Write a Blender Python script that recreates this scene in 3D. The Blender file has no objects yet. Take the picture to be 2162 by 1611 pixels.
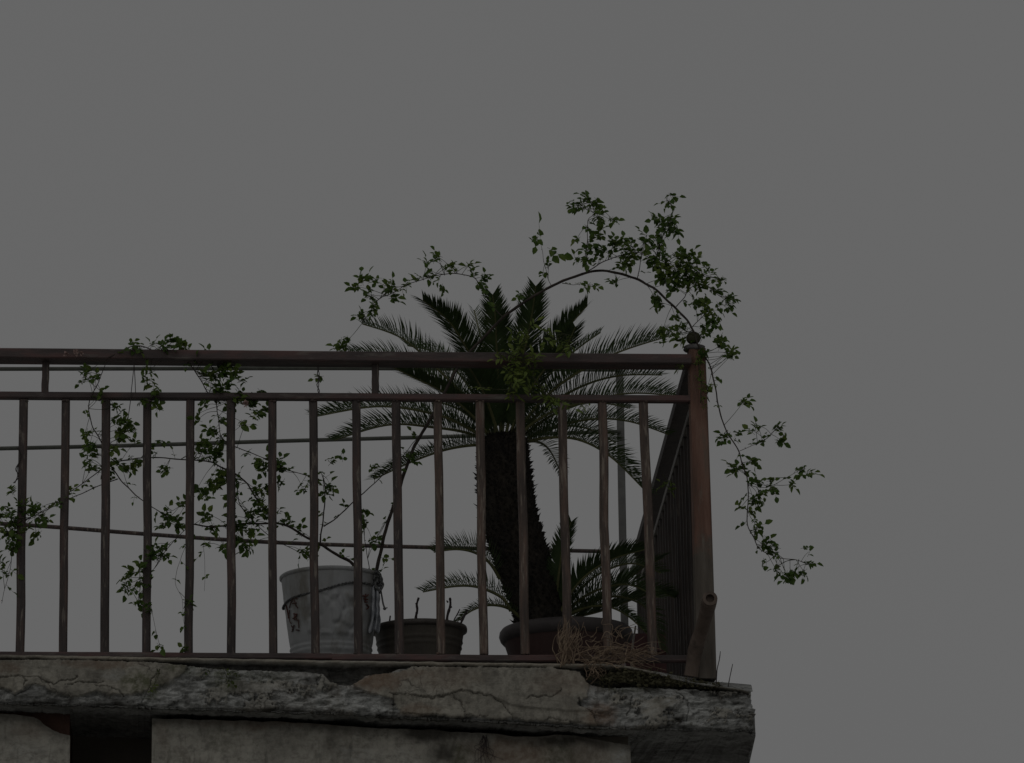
import bpy, math, random
from mathutils import Vector, noise
RND = random.Random(7)
SC = bpy.context.scene
COL = SC.collection
R = math.radians

# ------------------------------------------------------------------ camera
W, H, FPX = 2162.0, 1611.0, 7500.0
TH, PS, RO = R(15.95), R(5.85), R(1.15)
Fv = Vector((math.sin(PS)*math.cos(TH), math.cos(PS)*math.cos(TH), math.sin(TH)))
R0 = Vector((math.cos(PS), -math.sin(PS), 0)); U0 = R0.cross(Fv)
Rv = R0*math.cos(RO) - U0*math.sin(RO); Uv = U0*math.cos(RO) + R0*math.sin(RO)
DIST = 10.65
Z0 = 1.6 + DIST*math.sin(TH)
CAM = Vector((0, 0, Z0)) - Fv*DIST
cam = bpy.data.objects.new('camera', bpy.data.cameras.new('camera')); COL.objects.link(cam)
cam.data.sensor_width = 36; cam.data.lens = FPX/W*36; cam.data.clip_end = 5000; cam.data.clip_start = 0.1
from mathutils import Matrix
m = Matrix((Rv, Uv, -Fv)).transposed().to_4x4(); m.translation = CAM
cam.matrix_world = m
SC.camera = cam

# ------------------------------------------------------------------ sky, sun, exposure (flat overcast, underexposed photograph)
SUN_EL, SUN_AZ = R(30), R(200)          # azimuth: from the camera's side, a little left
world = bpy.data.worlds.new('World'); SC.world = world; world.use_nodes = True
nt = world.node_tree; nt.nodes.clear()
out = nt.nodes.new('ShaderNodeOutputWorld'); bg = nt.nodes.new('ShaderNodeBackground')
sky = nt.nodes.new('ShaderNodeTexSky'); sky.sky_type = 'NISHITA'; sky.sun_disc = False
sky.sun_elevation = SUN_EL; sky.sun_rotation = SUN_AZ; sky.air_density = 1.0; sky.dust_density = 4.0
hs = nt.nodes.new('ShaderNodeHueSaturation'); hs.inputs['Saturation'].default_value = 0.1
mx = nt.nodes.new('ShaderNodeMix'); mx.data_type = 'RGBA'; mx.inputs['Factor'].default_value = 0.94   # cloud deck over the clear sky
nz = nt.nodes.new('ShaderNodeTexNoise'); nz.inputs['Scale'].default_value = 2.2; nz.inputs['Detail'].default_value = 3
cr = nt.nodes.new('ShaderNodeMapRange'); cr.inputs['From Min'].default_value = 0.3; cr.inputs['From Max'].default_value = 0.7
cr.inputs['To Min'].default_value = 9.6; cr.inputs['To Max'].default_value = 10.2
cmb = nt.nodes.new('ShaderNodeCombineColor')
nt.links.new(nz.outputs['Fac'], cr.inputs['Value'])
for k in ('Red', 'Green', 'Blue'): nt.links.new(cr.outputs[0], cmb.inputs[k])
nt.links.new(sky.outputs[0], hs.inputs['Color']); nt.links.new(hs.outputs[0], mx.inputs['A'])
nt.links.new(cmb.outputs[0], mx.inputs['B']); nt.links.new(mx.outputs['Result'], bg.inputs['Color'])
bg.inputs['Strength'].default_value = 0.1
nt.links.new(bg.outputs[0], out.inputs['Surface'])
sun = bpy.data.objects.new('sun', bpy.data.lights.new('sun', 'SUN')); COL.objects.link(sun)
sun.data.energy = 1.5; sun.data.angle = R(60); sun.data.color = (1.0, 0.97, 0.93)
sd = Vector((-0.35*math.cos(SUN_EL), -0.94*math.cos(SUN_EL), math.sin(SUN_EL)))
sun.rotation_euler = sd.to_track_quat('Z', 'Y').to_euler()
SC.view_settings.view_transform = 'Standard'; SC.view_settings.look = 'None'
SC.view_settings.gamma = 1; SC.view_settings.use_curve_mapping = False
SC.view_settings.exposure = -2.85

# ------------------------------------------------------------------ helpers
def ray(px, py): return Fv*FPX + Rv*(px-W/2) - Uv*(py-H/2)
def P(px, py, y):                       # the point of the plane y = const seen at photo pixel (px, py)
    d = ray(px, py); return CAM + d*((y-CAM.y)/d.y)
def PZ(px, py, z):
    d = ray(px, py); return CAM + d*((z-CAM.z)/d.z)
def to_px(p):
    q = p-CAM; z = q.dot(Fv); return (W/2+FPX*q.dot(Rv)/z, H/2-FPX*q.dot(Uv)/z)
MPP = DIST/FPX                          # metres per photo pixel near the railing
def lin(tab, x):
    if x <= tab[0][0]: return tab[0][1]
    for (a, b), (c, d) in zip(tab, tab[1:]):
        if x <= c: return b+(d-b)*(x-a)/(c-a)
    return tab[-1][1]
def sm(a, b, x):
    t = max(0.0, min(1.0, (x-a)/(b-a))); return t*t*(3-2*t)
def fbm(v, o=4): return noise.fractal(v, 1.0, 2.0, o)
def smooth_path(pts, k=6):
    """Catmull-Rom through the points"""
    o = []
    n = len(pts)
    for i in range(n-1):
        a, b, c, d = pts[max(i-1, 0)], pts[i], pts[i+1], pts[min(i+2, n-1)]
        for j in range(k):
            t = j/k
            o.append(0.5*((2*b)+(c-a)*t+(2*a-5*b+4*c-d)*t*t+(3*b-a-3*c+d)*t**3))
    o.append(pts[-1].copy())
    return o
class MB:
    def __init__(s): s.v = []; s.f = []; s.col = None
    def face(s, pts):
        n = len(s.v); s.v += [Vector(p) for p in pts]; s.f.append(tuple(range(n, n+len(pts))))
    def sweep(s, pts, profile, upv=None, caps=True, scale=None):
        n0 = len(s.v); k = len(profile); n = len(pts)
        nrm = None
        for i, p in enumerate(pts):
            t = (pts[min(i+1, n-1)]-pts[max(i-1, 0)])
            if t.length < 1e-9: t = Vector((0, 0, 1))
            t.normalize()
            if upv is not None: a = upv
            elif nrm is None: a = Vector((0, 0, 1)) if abs(t.z) < .9 else Vector((0, 1, 0))
            else: a = nrm
            b = a-t*a.dot(t); b.normalize(); nrm = b
            c = t.cross(b)
            r = 1.0 if scale is None else scale[i]
            for (x, y) in profile: s.v.append(p+c*(x*r)+b*(y*r))
        for i in range(n-1):
            for j in range(k):
                j2 = (j+1) % k
                s.f.append((n0+i*k+j, n0+i*k+j2, n0+(i+1)*k+j2, n0+(i+1)*k+j))
        if caps:
            s.f.append(tuple(n0+j for j in reversed(range(k))))
            s.f.append(tuple(n0+(n-1)*k+j for j in range(k)))
    def tube(s, pts, r0, r1=None, sides=6, caps=True, wob=0.0):
        r1 = r0 if r1 is None else r1
        n = len(pts)
        prof = [(math.cos(2*math.pi*j/sides), math.sin(2*math.pi*j/sides)) for j in range(sides)]
        sc = [(r0+(r1-r0)*i/max(1, n-1))*(1+wob*RND.uniform(-1, 1)) for i in range(n)]
        s.sweep(pts, prof, caps=caps, scale=sc)
    def bar(s, a, b, w, d, upv=Vector((0, 1, 0)), seg=10, wob=0.0012, ch=0.18):
        """square bar from a to b: w across, d along upv, chamfered, a little out of true"""
        hw, hd = w/2, d/2; c = min(w, d)*ch
        prof = [(-hw+c, -hd), (hw-c, -hd), (hw, -hd+c), (hw, hd-c), (hw-c, hd), (-hw+c, hd), (-hw, hd-c), (-hw, -hd+c)]
        ph = RND.uniform(0, 100)
        pts = []
        for i in range(seg+1):
            t = i/seg; p = a.lerp(b, t)
            e = math.sin(math.pi*t)
            pts.append(p+Vector((noise.noise(Vector((ph, t*3, 0))), noise.noise(Vector((ph, t*3, 9))), noise.noise(Vector((ph, t*3, 17)))))*wob*e*2)
        s.sweep(pts, prof, upv=upv)
    def lathe(s, c, prof, n=64, cap_bottom=True, fn=None):
        n0 = len(s.v); k = len(prof)
        for i in range(n):
            a = 2*math.pi*i/n
            for j, (r, z) in enumerate(prof):
                rr, zz = (r, z) if fn is None else fn(a, j, r, z)
                s.v.append(Vector((c.x+rr*math.sin(a), c.y-rr*math.cos(a), c.z+zz)))
        for i in range(n):
            i2 = (i+1) % n
            for j in range(k-1):
                s.f.append((n0+i*k+j, n0+i2*k+j, n0+i2*k+j+1, n0+i*k+j+1))
        if cap_bottom: s.f.append(tuple(n0+i*k for i in reversed(range(n))))
    def disc(s, c, r, n=40, amp=0.0, rings=5):
        n0 = len(s.v); s.v.append(Vector(c))
        for q in range(1, rings+1):
            for i in range(n):
                a = 2*math.pi*i/n; rr = r*q/rings
                x, y = c.x+rr*math.cos(a), c.y+rr*math.sin(a)
                s.v.append(Vector((x, y, c.z+amp*noise.noise(Vector((x*40, y*40, 0))))))
        for i in range(n): s.f.append((n0, n0+1+i, n0+1+(i+1) % n))
        for q in range(rings-1):
            for i in range(n):
                i2 = (i+1) % n; a = n0+1+q*n
                s.f.append((a+i, a+n+i, a+n+i2, a+i2))
    def sphere(s, c, r, n=16, m_=10, sz=1.0):
        prof = [(r*math.sin(math.pi*j/m_), -r*sz*math.cos(math.pi*j/m_)) for j in range(m_+1)]
        s.lathe(c, prof, n, cap_bottom=False)
    def build(s, name, mat, parent=None, smooth=False):
        me = bpy.data.meshes.new(name)
        off = Vector((0, 0, 0))
        q = parent
        while q is not None: off += q.location; q = q.parent
        if parent is None and s.v:                       # a thing of one mesh gets its origin at its base
            xs = [p.x for p in s.v]; ys = [p.y for p in s.v]; zs = [p.z for p in s.v]
            off = Vector(((min(xs)+max(xs))/2, (min(ys)+max(ys))/2, min(zs)))
        me.from_pydata([tuple(p-off) for p in s.v], [], s.f)
        if smooth: me.polygons.foreach_set('use_smooth', [True]*len(me.polygons))
        if s.col is not None:
            at = me.color_attributes.new('wear', 'FLOAT_COLOR', 'POINT')
            at.data.foreach_set('color', [c for q in s.col for c in (*q[:3], 1.0)])
            a2 = me.color_attributes.new('tint', 'FLOAT_COLOR', 'POINT')
            a2.data.foreach_set('color', [c for q in s.col for c in ((*q[3:6], 1.0) if len(q) > 3 else (0, 0, 0, 1.0))])
        me.update()
        me.materials.append(mat)
        o = bpy.data.objects.new(name, me); COL.objects.link(o)
        if parent is None: o.location = off
        else: o.parent = parent
        return o
def tag(o, label, cat, group=None):
    o['label'] = label; o['category'] = cat
    if group: o['group'] = group
    return o
def thing(name, label, cat, loc, group=None):
    o = bpy.data.objects.new(name, None); COL.objects.link(o); o.location = loc; o.empty_display_size = .1
    return tag(o, label, cat, group)

# ------------------------------------------------------------------ materials
def N(t, kind, **kw):
    n = t.nodes.new(kind)
    for k, v in kw.items(): setattr(n, k, v)
    return n
def new_mat(name):
    mt = bpy.data.materials.new(name); mt.use_nodes = True
    t = mt.node_tree; b = t.nodes['Principled BSDF']
    return mt, t, b
def ramp(t, src, stops):
    r = N(t, 'ShaderNodeValToRGB'); e = r.color_ramp.elements
    e[0].position, e[0].color = stops[0][0], (*stops[0][1], 1)
    e[1].position, e[1].color = stops[-1][0], (*stops[-1][1], 1)
    for p, c in stops[1:-1]:
        q = e.new(p); q.color = (*c, 1)
    t.links.new(src, r.inputs[0]); return r.outputs[0]
def coords(t, scale=(1, 1, 1)):
    tc = N(t, 'ShaderNodeTexCoord'); mp = N(t, 'ShaderNodeMapping'); mp.inputs['Scale'].default_value = scale
    t.links.new(tc.outputs['Object'], mp.inputs[0]); return mp.outputs[0]
def tex_noise(t, co, scale, detail=6, rough=.6, dist=0.0):
    n = N(t, 'ShaderNodeTexNoise'); n.inputs['Scale'].default_value = scale; n.inputs['Detail'].default_value = detail
    n.inputs['Roughness'].default_value = rough; n.inputs['Distortion'].default_value = dist
    t.links.new(co, n.inputs['Vector']); return n.outputs['Fac']
def mixc(t, fac, a, b, mode='MIX'):
    x = N(t, 'ShaderNodeMix', data_type='RGBA', blend_type=mode)
    for s, v in (('Factor', fac), ('A', a), ('B', b)):
        if isinstance(v, (int, float)): x.inputs[s].default_value = v
        elif isinstance(v, tuple): x.inputs[s].default_value = (*v, 1)
        else: t.links.new(v, x.inputs[s])
    return x.outputs['Result']
def mrange(t, src, a, b, c=0.0, d=1.0):
    x = N(t, 'ShaderNodeMapRange'); t.links.new(src, x.inputs['Value'])
    for k, v in zip(('From Min', 'From Max', 'To Min', 'To Max'), (a, b, c, d)): x.inputs[k].default_value = v
    return x.outputs[0]
def mult(t, a, b):
    x = N(t, 'ShaderNodeMath', operation='MULTIPLY')
    for i, v in enumerate((a, b)):
        if isinstance(v, (int, float)): x.inputs[i].default_value = v
        else: t.links.new(v, x.inputs[i])
    return x.outputs[0]
def bump(t, b, src, strength, dist=.004):
    x = N(t, 'ShaderNodeBump'); x.inputs['Strength'].default_value = strength; x.inputs['Distance'].default_value = dist
    t.links.new(src, x.inputs['Height']); t.links.new(x.outputs[0], b.inputs['Normal'])
def mottled(name, stops, scale=12, rough=.75, stretch=(1, 1, 1), patch=None, bstr=.35, bscale=90, spec=.3):
    """colour ramp over noise; patch = (colour, scale, low, high, stretch) lays a second tone in blotches"""
    mt, t, b = new_mat(name)
    co = coords(t, stretch)
    c = ramp(t, tex_noise(t, co, scale), stops)
    if patch:
        pc, ps, lo, hi, st = patch
        f = mrange(t, tex_noise(t, coords(t, st), ps, 5, .65), lo, hi)
        c = mixc(t, f, c, pc)
    t.links.new(c, b.inputs['Base Color']); b.inputs['Roughness'].default_value = rough
    b.inputs['Specular IOR Level'].default_value = spec
    bump(t, b, tex_noise(t, co, bscale, 4), bstr)
    return mt
def leafy(name, stops, scale=30, trans=.25, rough=.5):
    mt, t, b = new_mat(name)
    c = ramp(t, tex_noise(t, coords(t), scale, 3), stops)
    t.links.new(c, b.inputs['Base Color']); b.inputs['Roughness'].default_value = rough
    b.inputs['Specular IOR Level'].default_value = .3
    tr = N(t, 'ShaderNodeBsdfTranslucent'); t.links.new(mixc(t, .5, c, (.10, .14, .03)), tr.inputs['Color'])
    ms = N(t, 'ShaderNodeMixShader'); ms.inputs[0].default_value = trans
    t.links.new(b.outputs[0], ms.inputs[1]); t.links.new(tr.outputs[0], ms.inputs[2])
    t.links.new(ms.outputs[0], t.nodes['Material Output'].inputs['Surface'])
    return mt

def concrete(name, beige, grey, dark, crackle=1.0):
    """weathered render over rough concrete; 'wear' attribute: R = intact plaster, G = dirt and darker gap and edges, B = pale mortar"""
    mt, t, b = new_mat(name)
    co = coords(t)
    at = N(t, 'ShaderNodeAttribute', attribute_name='wear')
    sp = N(t, 'ShaderNodeSeparateColor'); t.links.new(at.outputs['Color'], sp.inputs[0])
    n1 = tex_noise(t, co, 7, 8, .68, .5); n2 = tex_noise(t, co, 45, 7, .7); n3 = tex_noise(t, coords(t, (1, 1, 3.2)), 16, 8, .72, 1.2)
    cb = ramp(t, n1, [(.3, tuple(x*.62 for x in beige)), (.5, beige), (.72, tuple(x*1.22 for x in beige))])
    cb = mixc(t, mrange(t, n2, .44, .64, 0, .85), cb, tuple(x*.5 for x in beige))
    cg = ramp(t, n3, [(.28, dark), (.43, tuple(x*.62 for x in grey)), (.56, grey), (.74, tuple(x*1.35 for x in grey))])
    cg = mixc(t, mrange(t, n2, .56, .72, 0, .6), cg, dark)
    c = mixc(t, sp.outputs['Red'], cg, cb)
    vo = N(t, 'ShaderNodeTexVoronoi', feature='DISTANCE_TO_EDGE'); vo.inputs['Scale'].default_value = 9
    dn = N(t, 'ShaderNodeTexNoise'); dn.inputs['Scale'].default_value = 14; dn.inputs['Detail'].default_value = 5; t.links.new(co, dn.inputs['Vector'])
    wv = N(t, 'ShaderNodeVectorMath', operation='MULTIPLY_ADD'); t.links.new(dn.outputs['Color'], wv.inputs[0]); wv.inputs[1].default_value = (.16, .16, .16); t.links.new(co, wv.inputs[2])
    t.links.new(wv.outputs[0], vo.inputs['Vector'])
    hair = mult(t, mrange(t, vo.outputs['Distance'], .0, .03, .8, 0), mrange(t, tex_noise(t, co, 5, 3), .5, .6, 0, crackle))
    c = mixc(t, hair, c, (.05, .045, .04))
    # brown and black weather stains
    st = mrange(t, tex_noise(t, coords(t, (1.6, 1, .7)), 4.5, 7, .7, .8), .52, .72, 0, .75)
    c = mixc(t, st, c, (.10, .085, .062))
    st2 = mrange(t, tex_noise(t, coords(t, (5, 1, .9)), 9, 6, .7), .56, .75, 0, .6)
    c = mixc(t, st2, c, (.07, .068, .06))
    a2 = N(t, 'ShaderNodeAttribute', attribute_name='tint'); s2 = N(t, 'ShaderNodeSeparateColor'); t.links.new(a2.outputs['Color'], s2.inputs[0])
    c = mixc(t, mult(t, s2.outputs['Red'], mrange(t, n2, .3, .6, .5, 1)), c, (.215, .145, .10))
    c = mixc(t, mult(t, s2.outputs['Green'], mrange(t, n2, .35, .6)), c, (.085, .098, .035))
    c = mixc(t, mult(t, s2.outputs['Blue'], mrange(t, n3, .4, .6)), c, (.52, .53, .51))
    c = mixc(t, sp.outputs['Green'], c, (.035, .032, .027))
    c = mixc(t, sp.outputs['Blue'], c, (.36, .33, .27))
    t.links.new(c, b.inputs['Base Color']); b.inputs['Roughness'].default_value = .93
    b.inputs['Specular IOR Level'].default_value = .15
    add = N(t, 'ShaderNodeMath', operation='ADD'); t.links.new(n2, add.inputs[0]); t.links.new(n3, add.inputs[1])
    bump(t, b, add.outputs[0], .8, .006)
    return mt

M = {}
M['slab'] = concrete('weathered_concrete', (.355, .338, .29), (.48, .49, .475), (.075, .07, .062))
M['wall'] = concrete('stained_render', (.47, .455, .40), (.40, .38, .33), (.10, .09, .075), .0)
M['brick'] = mottled('raw_brick', [(.3, (.055, .032, .026)), (.7, (.10, .055, .042))], 30, .95, bstr=.6)
M['rail'] = mottled('rusted_brown_paint', [(.3, (.040, .033, .032)), (.5, (.066, .053, .050)), (.62, (.098, .066, .058)), (.75, (.08, .072, .068))], 9, .62,
                    (6, 6, .7), ((.19, .165, .14), 16, .56, .66, (6, 6, .8)), .5, 60)
M['wornrail'] = mottled('worn_brown_paint', [(.3, (.055, .045, .040)), (.5, (.10, .074, .062)), (.62, (.15, .10, .08)), (.75, (.12, .105, .09))], 9, .65,
                    (6, 6, .7), ((.24, .20, .165), 16, .53, .64, (7, 7, .7)), .5, 60)
M['toprail'] = mottled('rusted_brown_rail', [(.3, (.050, .042, .042)), (.5, (.085, .064, .062)), (.62, (.125, .072, .068)), (.75, (.09, .082, .077))], 7, .62,
                       (.7, 3, 3), ((.16, .145, .13), 10, .57, .72, (.8, 4, 4)), .5, 60)
M['side'] = mottled('shaded_side_paint', [(.3, (.026, .022, .020)), (.55, (.045, .036, .032)), (.75, (.065, .05, .042))], 9, .65, (3, 3, .8), ((.10, .085, .07), 14, .6, .72, (4, 4, 1.0)), .5, 60)  # same brown paint, darkened so the colour carries the shade on the inner side
M['sidemid'] = mottled('worn_side_rail', [(.3, (.10, .09, .08)), (.7, (.17, .155, .14))], 12, .6)
M['post'] = mottled('rusted_post_paint', [(.3, (.085, .055, .042)), (.5, (.17, .092, .068)), (.62, (.21, .125, .095)), (.75, (.15, .12, .095))], 6, .7,
                    (5, 5, .7), ((.22, .20, .165), 7, .55, .70, (4, 4, .7)), .5, 60)
M['rod'] = mottled('dull_green_rod', [(.3, (.06, .065, .055)), (.7, (.11, .115, .10))], 20, .6)
M['pole'] = mottled('grey_pole', [(.3, (.10, .10, .097)), (.7, (.155, .155, .15))], 20, .6)
M['wire'] = mottled('dark_wire', [(.3, (.03, .028, .028)), (.7, (.07, .06, .055))], 40, .6)
M['pale_wire'] = mottled('pale_rod', [(.3, (.20, .185, .16)), (.7, (.30, .28, .25))], 20, .5)
M['pipe'] = mottled('rusty_pipe', [(.3, (.09, .068, .055)), (.55, (.145, .112, .092)), (.75, (.21, .165, .14))], 25, .8, (1, 1, .5), ((.055, .045, .038), 12, .55, .7, (1, 1, .6)), .5, 80)
M['trunk'] = mottled('cycad_trunk', [(.3, (.012, .011, .010)), (.6, (.035, .030, .024)), (.8, (.06, .052, .042))], 40, .95, bstr=.9)
M['frond'] = leafy('cycad_leaf', [(.3, (.034, .056, .022)), (.55, (.052, .085, .032)), (.75, (.078, .104, .042))], 14, .16, .5)
M['rachis'] = mottled('cycad_rachis', [(.3, (.075, .085, .035)), (.7, (.15, .15, .065))], 25, .6)
M['leaf'] = leafy('rose_leaf', [(.3, (.06, .125, .026)), (.5, (.095, .17, .034)), (.7, (.19, .25, .05))], 16, .5, .5)
M['creeper'] = leafy('creeper_leaf', [(.3, (.10, .155, .03)), (.55, (.16, .22, .045)), (.75, (.25, .29, .065))], 22, .3, .55)
M['cane'] = mottled('rose_cane', [(.3, (.03, .024, .022)), (.7, (.075, .06, .05))], 40, .8)
M['twig'] = mottled('rose_twig', [(.3, (.035, .04, .022)), (.7, (.07, .075, .04))], 40, .8)
M['bloom'] = mottled('faded_bloom', [(.3, (.28, .19, .18)), (.7, (.42, .31, .28))], 40, .8)
M['bucket'] = mottled('dirty_white_plastic', [(.25, (.27, .275, .27)), (.5, (.36, .372, .38)), (.75, (.43, .445, .455))], 7, .5,
                      (1, 1, .6), ((.19, .18, .155), 7, .52, .72, (2, 2, .6)), .25, 40)
M['mark'] = mottled('faded_red_paint', [(.3, (.075, .028, .022)), (.7, (.14, .06, .05))], 40, .8)
M['markdark'] = mottled('faded_dark_paint', [(.3, (.05, .03, .028)), (.7, (.13, .08, .07))], 40, .8)
M['soil'] = mottled('dark_soil', [(.3, (.03, .025, .02)), (.7, (.075, .062, .05))], 50, 1, bstr=1)
M['brownpot'] = mottled('brown_glaze', [(.3, (.055, .05, .042)), (.6, (.09, .08, .067)), (.8, (.13, .118, .098))], 12, .6, (1, 1, .5), None, .3)
M['brownrim'] = mottled('brown_rim', [(.3, (.07, .062, .056)), (.7, (.11, .10, .092))], 12, .5)
M['bowl'] = mottled('maroon_clay', [(.3, (.045, .028, .027)), (.6, (.068, .040, .037)), (.8, (.095, .06, .055))], 8, .7, (1, 1, .6))
M['bowlrim'] = mottled('grey_clay_rim', [(.3, (.055, .048, .048)), (.7, (.09, .08, .08))], 10, .6)
M['rope'] = mottled('dirty_rope', [(.35, (.03, .03, .03)), (.6, (.17, .175, .175))], 170, .9)
M['bag'] = mottled('plastic_film', [(.3, (.28, .30, .33)), (.7, (.42, .44, .47))], 25, .25, spec=.6)
M['straw'] = mottled('dry_grass', [(.3, (.13, .085, .06)), (.7, (.36, .28, .20))], 30, .9)
M['deadstem'] = mottled('dead_stem', [(.3, (.035, .027, .03)), (.7, (.075, .06, .06))], 50, .85)
M['moss'] = mottled('dark_moss', [(.3, (.035, .034, .02)), (.55, (.085, .08, .046)), (.8, (.17, .155, .09))], 60, 1, bstr=1)
M['weed'] = leafy('weed_leaf', [(.3, (.055, .085, .02)), (.7, (.12, .15, .03))], 30, .25)
M['maroon'] = mottled('maroon_plastic', [(.3, (.055, .022, .023)), (.7, (.08, .032, .032))], 10, .5)
M['inside'] = mottled('dark_door', [(.3, (.12, .105, .085)), (.7, (.16, .145, .12))], 6, .8)
M['ground'] = mottled('pale_concrete_yard', [(.3, (.36, .355, .34)), (.7, (.46, .45, .43))], 2, .9)
M['finial'] = mottled('mossy_iron', [(.3, (.05, .05, .03)), (.7, (.095, .09, .055))], 30, .8)
M['capstone'] = mottled('grey_cap', [(.3, (.10, .095, .10)), (.7, (.20, .19, .19))], 30, .85)

t = M['post'].node_tree; bs = t.nodes['Principled BSDF']; src = bs.inputs['Base Color'].links[0].from_socket
geo = N(t, 'ShaderNodeNewGeometry'); sx = N(t, 'ShaderNodeSeparateXYZ'); t.links.new(geo.outputs['Position'], sx.inputs[0])
zc_ = N(t, 'ShaderNodeMath', operation='ADD'); t.links.new(sx.outputs['Z'], zc_.inputs[0])
t.links.new(mrange(t, tex_noise(t, coords(t, (1, 1, 1)), 9, 5), 0, 1, -.14, .14), zc_.inputs[1])
zp = P(1490, 1165, 0).z
bare = ramp(t, tex_noise(t, coords(t, (6, 6, .6)), 7, 6), [(.3, (.075, .064, .052)), (.55, (.125, .108, .09)), (.75, (.18, .165, .14))])
t.links.new(mixc(t, mrange(t, zc_.outputs[0], zp+.02, zp-.02), src, bare), bs.inputs['Base Color'])

# ------------------------------------------------------------------ ground
g = MB(); g.face([(-600, -600, 0), (600, -600, 0), (600, 900, 0), (-600, 900, 0)])
o = g.build('ground', M['ground']); o['kind'] = 'structure'

# ------------------------------------------------------------------ building: slab, walls, recess
YF = -0.10                                                              # plane of the slab's worn front face
LIP = [(-200, 1381), (0, 1383), (200, 1386), (480, 1391), (690, 1395), (1050, 1400), (1200, 1402), (1290, 1402), (1340, 1407), (1400, 1420), (1450, 1434), (1520, 1448), (1600, 1460)]
FACE = [(-200, 1390), (0, 1392), (150, 1392), (330, 1397), (400, 1404), (500, 1412), (660, 1415), (690, 1421), (705, 1438), (735, 1446), (762, 1440), (780, 1424), (830, 1420),
        (850, 1410), (880, 1406), (1180, 1409), (1235, 1417), (1255, 1443), (1300, 1451), (1360, 1447), (1400, 1449), (1500, 1456), (1600, 1462)]
BOT = [(-200, 1478), (0, 1484), (150, 1488), (330, 1494), (500, 1500), (680, 1506), (830, 1514), (1050, 1523), (1180, 1531), (1270, 1537), (1400, 1539), (1600, 1543)]
REDGE = [(1440, 1575), (1462, 1586), (1476, 1590), (1498, 1597), (1520, 1596), (1545, 1592)]
FLOOR = [(-200, 1386), (1300, 1397), (1400, 1410), (1500, 1428), (1600, 1438)]
CRACKS = [[(-60, 1432), (0, 1430), (40, 1427), (80, 1430), (100, 1440), (115, 1446), (125, 1438), (150, 1434), (165, 1430)],
          [(50, 1429), (54, 1440), (51, 1452)], [(-20, 1450), (10, 1456), (32, 1468), (48, 1460), (66, 1446), (78, 1442)],
          [(138, 1446), (165, 1440), (220, 1441)], [(200, 1447), (232, 1452), (250, 1458), (262, 1468)],
          [(820, 1462), (840, 1464), (870, 1466), (915, 1473), (945, 1467), (960, 1460), (975, 1456), (1005, 1462), (1035, 1468), (1058, 1481), (1072, 1498), (1086, 1517)],
          [(958, 1470), (973, 1482), (984, 1505), (998, 1511), (1030, 1512)], [(1112, 1474), (1128, 1470), (1160, 1470), (1178, 1466), (1186, 1455)],
          [(1222, 1474), (1228, 1488), (1246, 1499), (1258, 1514), (1264, 1532)], [(1335, 1470), (1333, 1490), (1326, 1508)],
          [(1430, 1462), (1452, 1475), (1455, 1500), (1450, 1520)], [(800, 1500), (860, 1506), (900, 1508), (960, 1516)],
          [(1130, 1528), (1160, 1516), (1190, 1520), (1230, 1526)], [(335, 1412), (320, 1440), (305, 1470), (300, 1490)]]
CSEG = [(a, b, ci) for ci, c in enumerate(CRACKS) for a, b in zip(c, c[1:])]
def crack_d(x, y):
    best = 99.0
    for (a, b, ci) in CSEG:
        if x < min(a[0], b[0])-8 or x > max(a[0], b[0])+8: continue
        dx, dy = b[0]-a[0], b[1]-a[1]; t = max(0, min(1, ((x-a[0])*dx+(y-a[1])*dy)/(dx*dx+dy*dy)))
        best = min(best, math.hypot(x-a[0]-t*dx, y-a[1]-t*dy))
    return best
LB = [(1405, 872), (1418, 846), (1424, 785), (1438, 752), (1452, 748), (1464, 790), (1474, 828), (1500, 846), (1535, 852)]
RB_ = [(1405, 1236), (1440, 1252), (1465, 1240), (1486, 1226), (1497, 1247), (1515, 1258), (1540, 1268)]
def plaster_at(x, y):
    n1 = noise.noise(Vector((x*.03, y*.05, 3))); n2 = noise.noise(Vector((x*.11, y*.14, 5))); n3 = noise.noise(Vector((x*.3, y*.35, 6)))
    e = n1*12+n2*7+n3*3
    low = lin([(-200, 1462), (0, 1452), (30, 1466), (55, 1448), (75, 1444), (110, 1462), (150, 1472), (200, 1460), (250, 1470), (330, 1455), (380, 1430), (400, 1400)], x)
    a = sm(3, -3, y-low+e*.6)*sm(405, 395, x+e)
    b2 = sm(-3, 3, x-lin(LB, y)+e)*sm(3, -3, x-lin(RB_, y)+e)*sm(2, -2, y-lin(BOT, x)+7+e*.5)
    isl = noise.noise(Vector((x*.012, y*.03, 18)))+.35*n2+.2*n3
    c = sm(.10, .16, isl)*(sm(405, 430, x)*sm(760, 740, x)*.8+sm(1280, 1300, x))
    return max(0, min(1, a+b2+c*.85))
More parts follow.
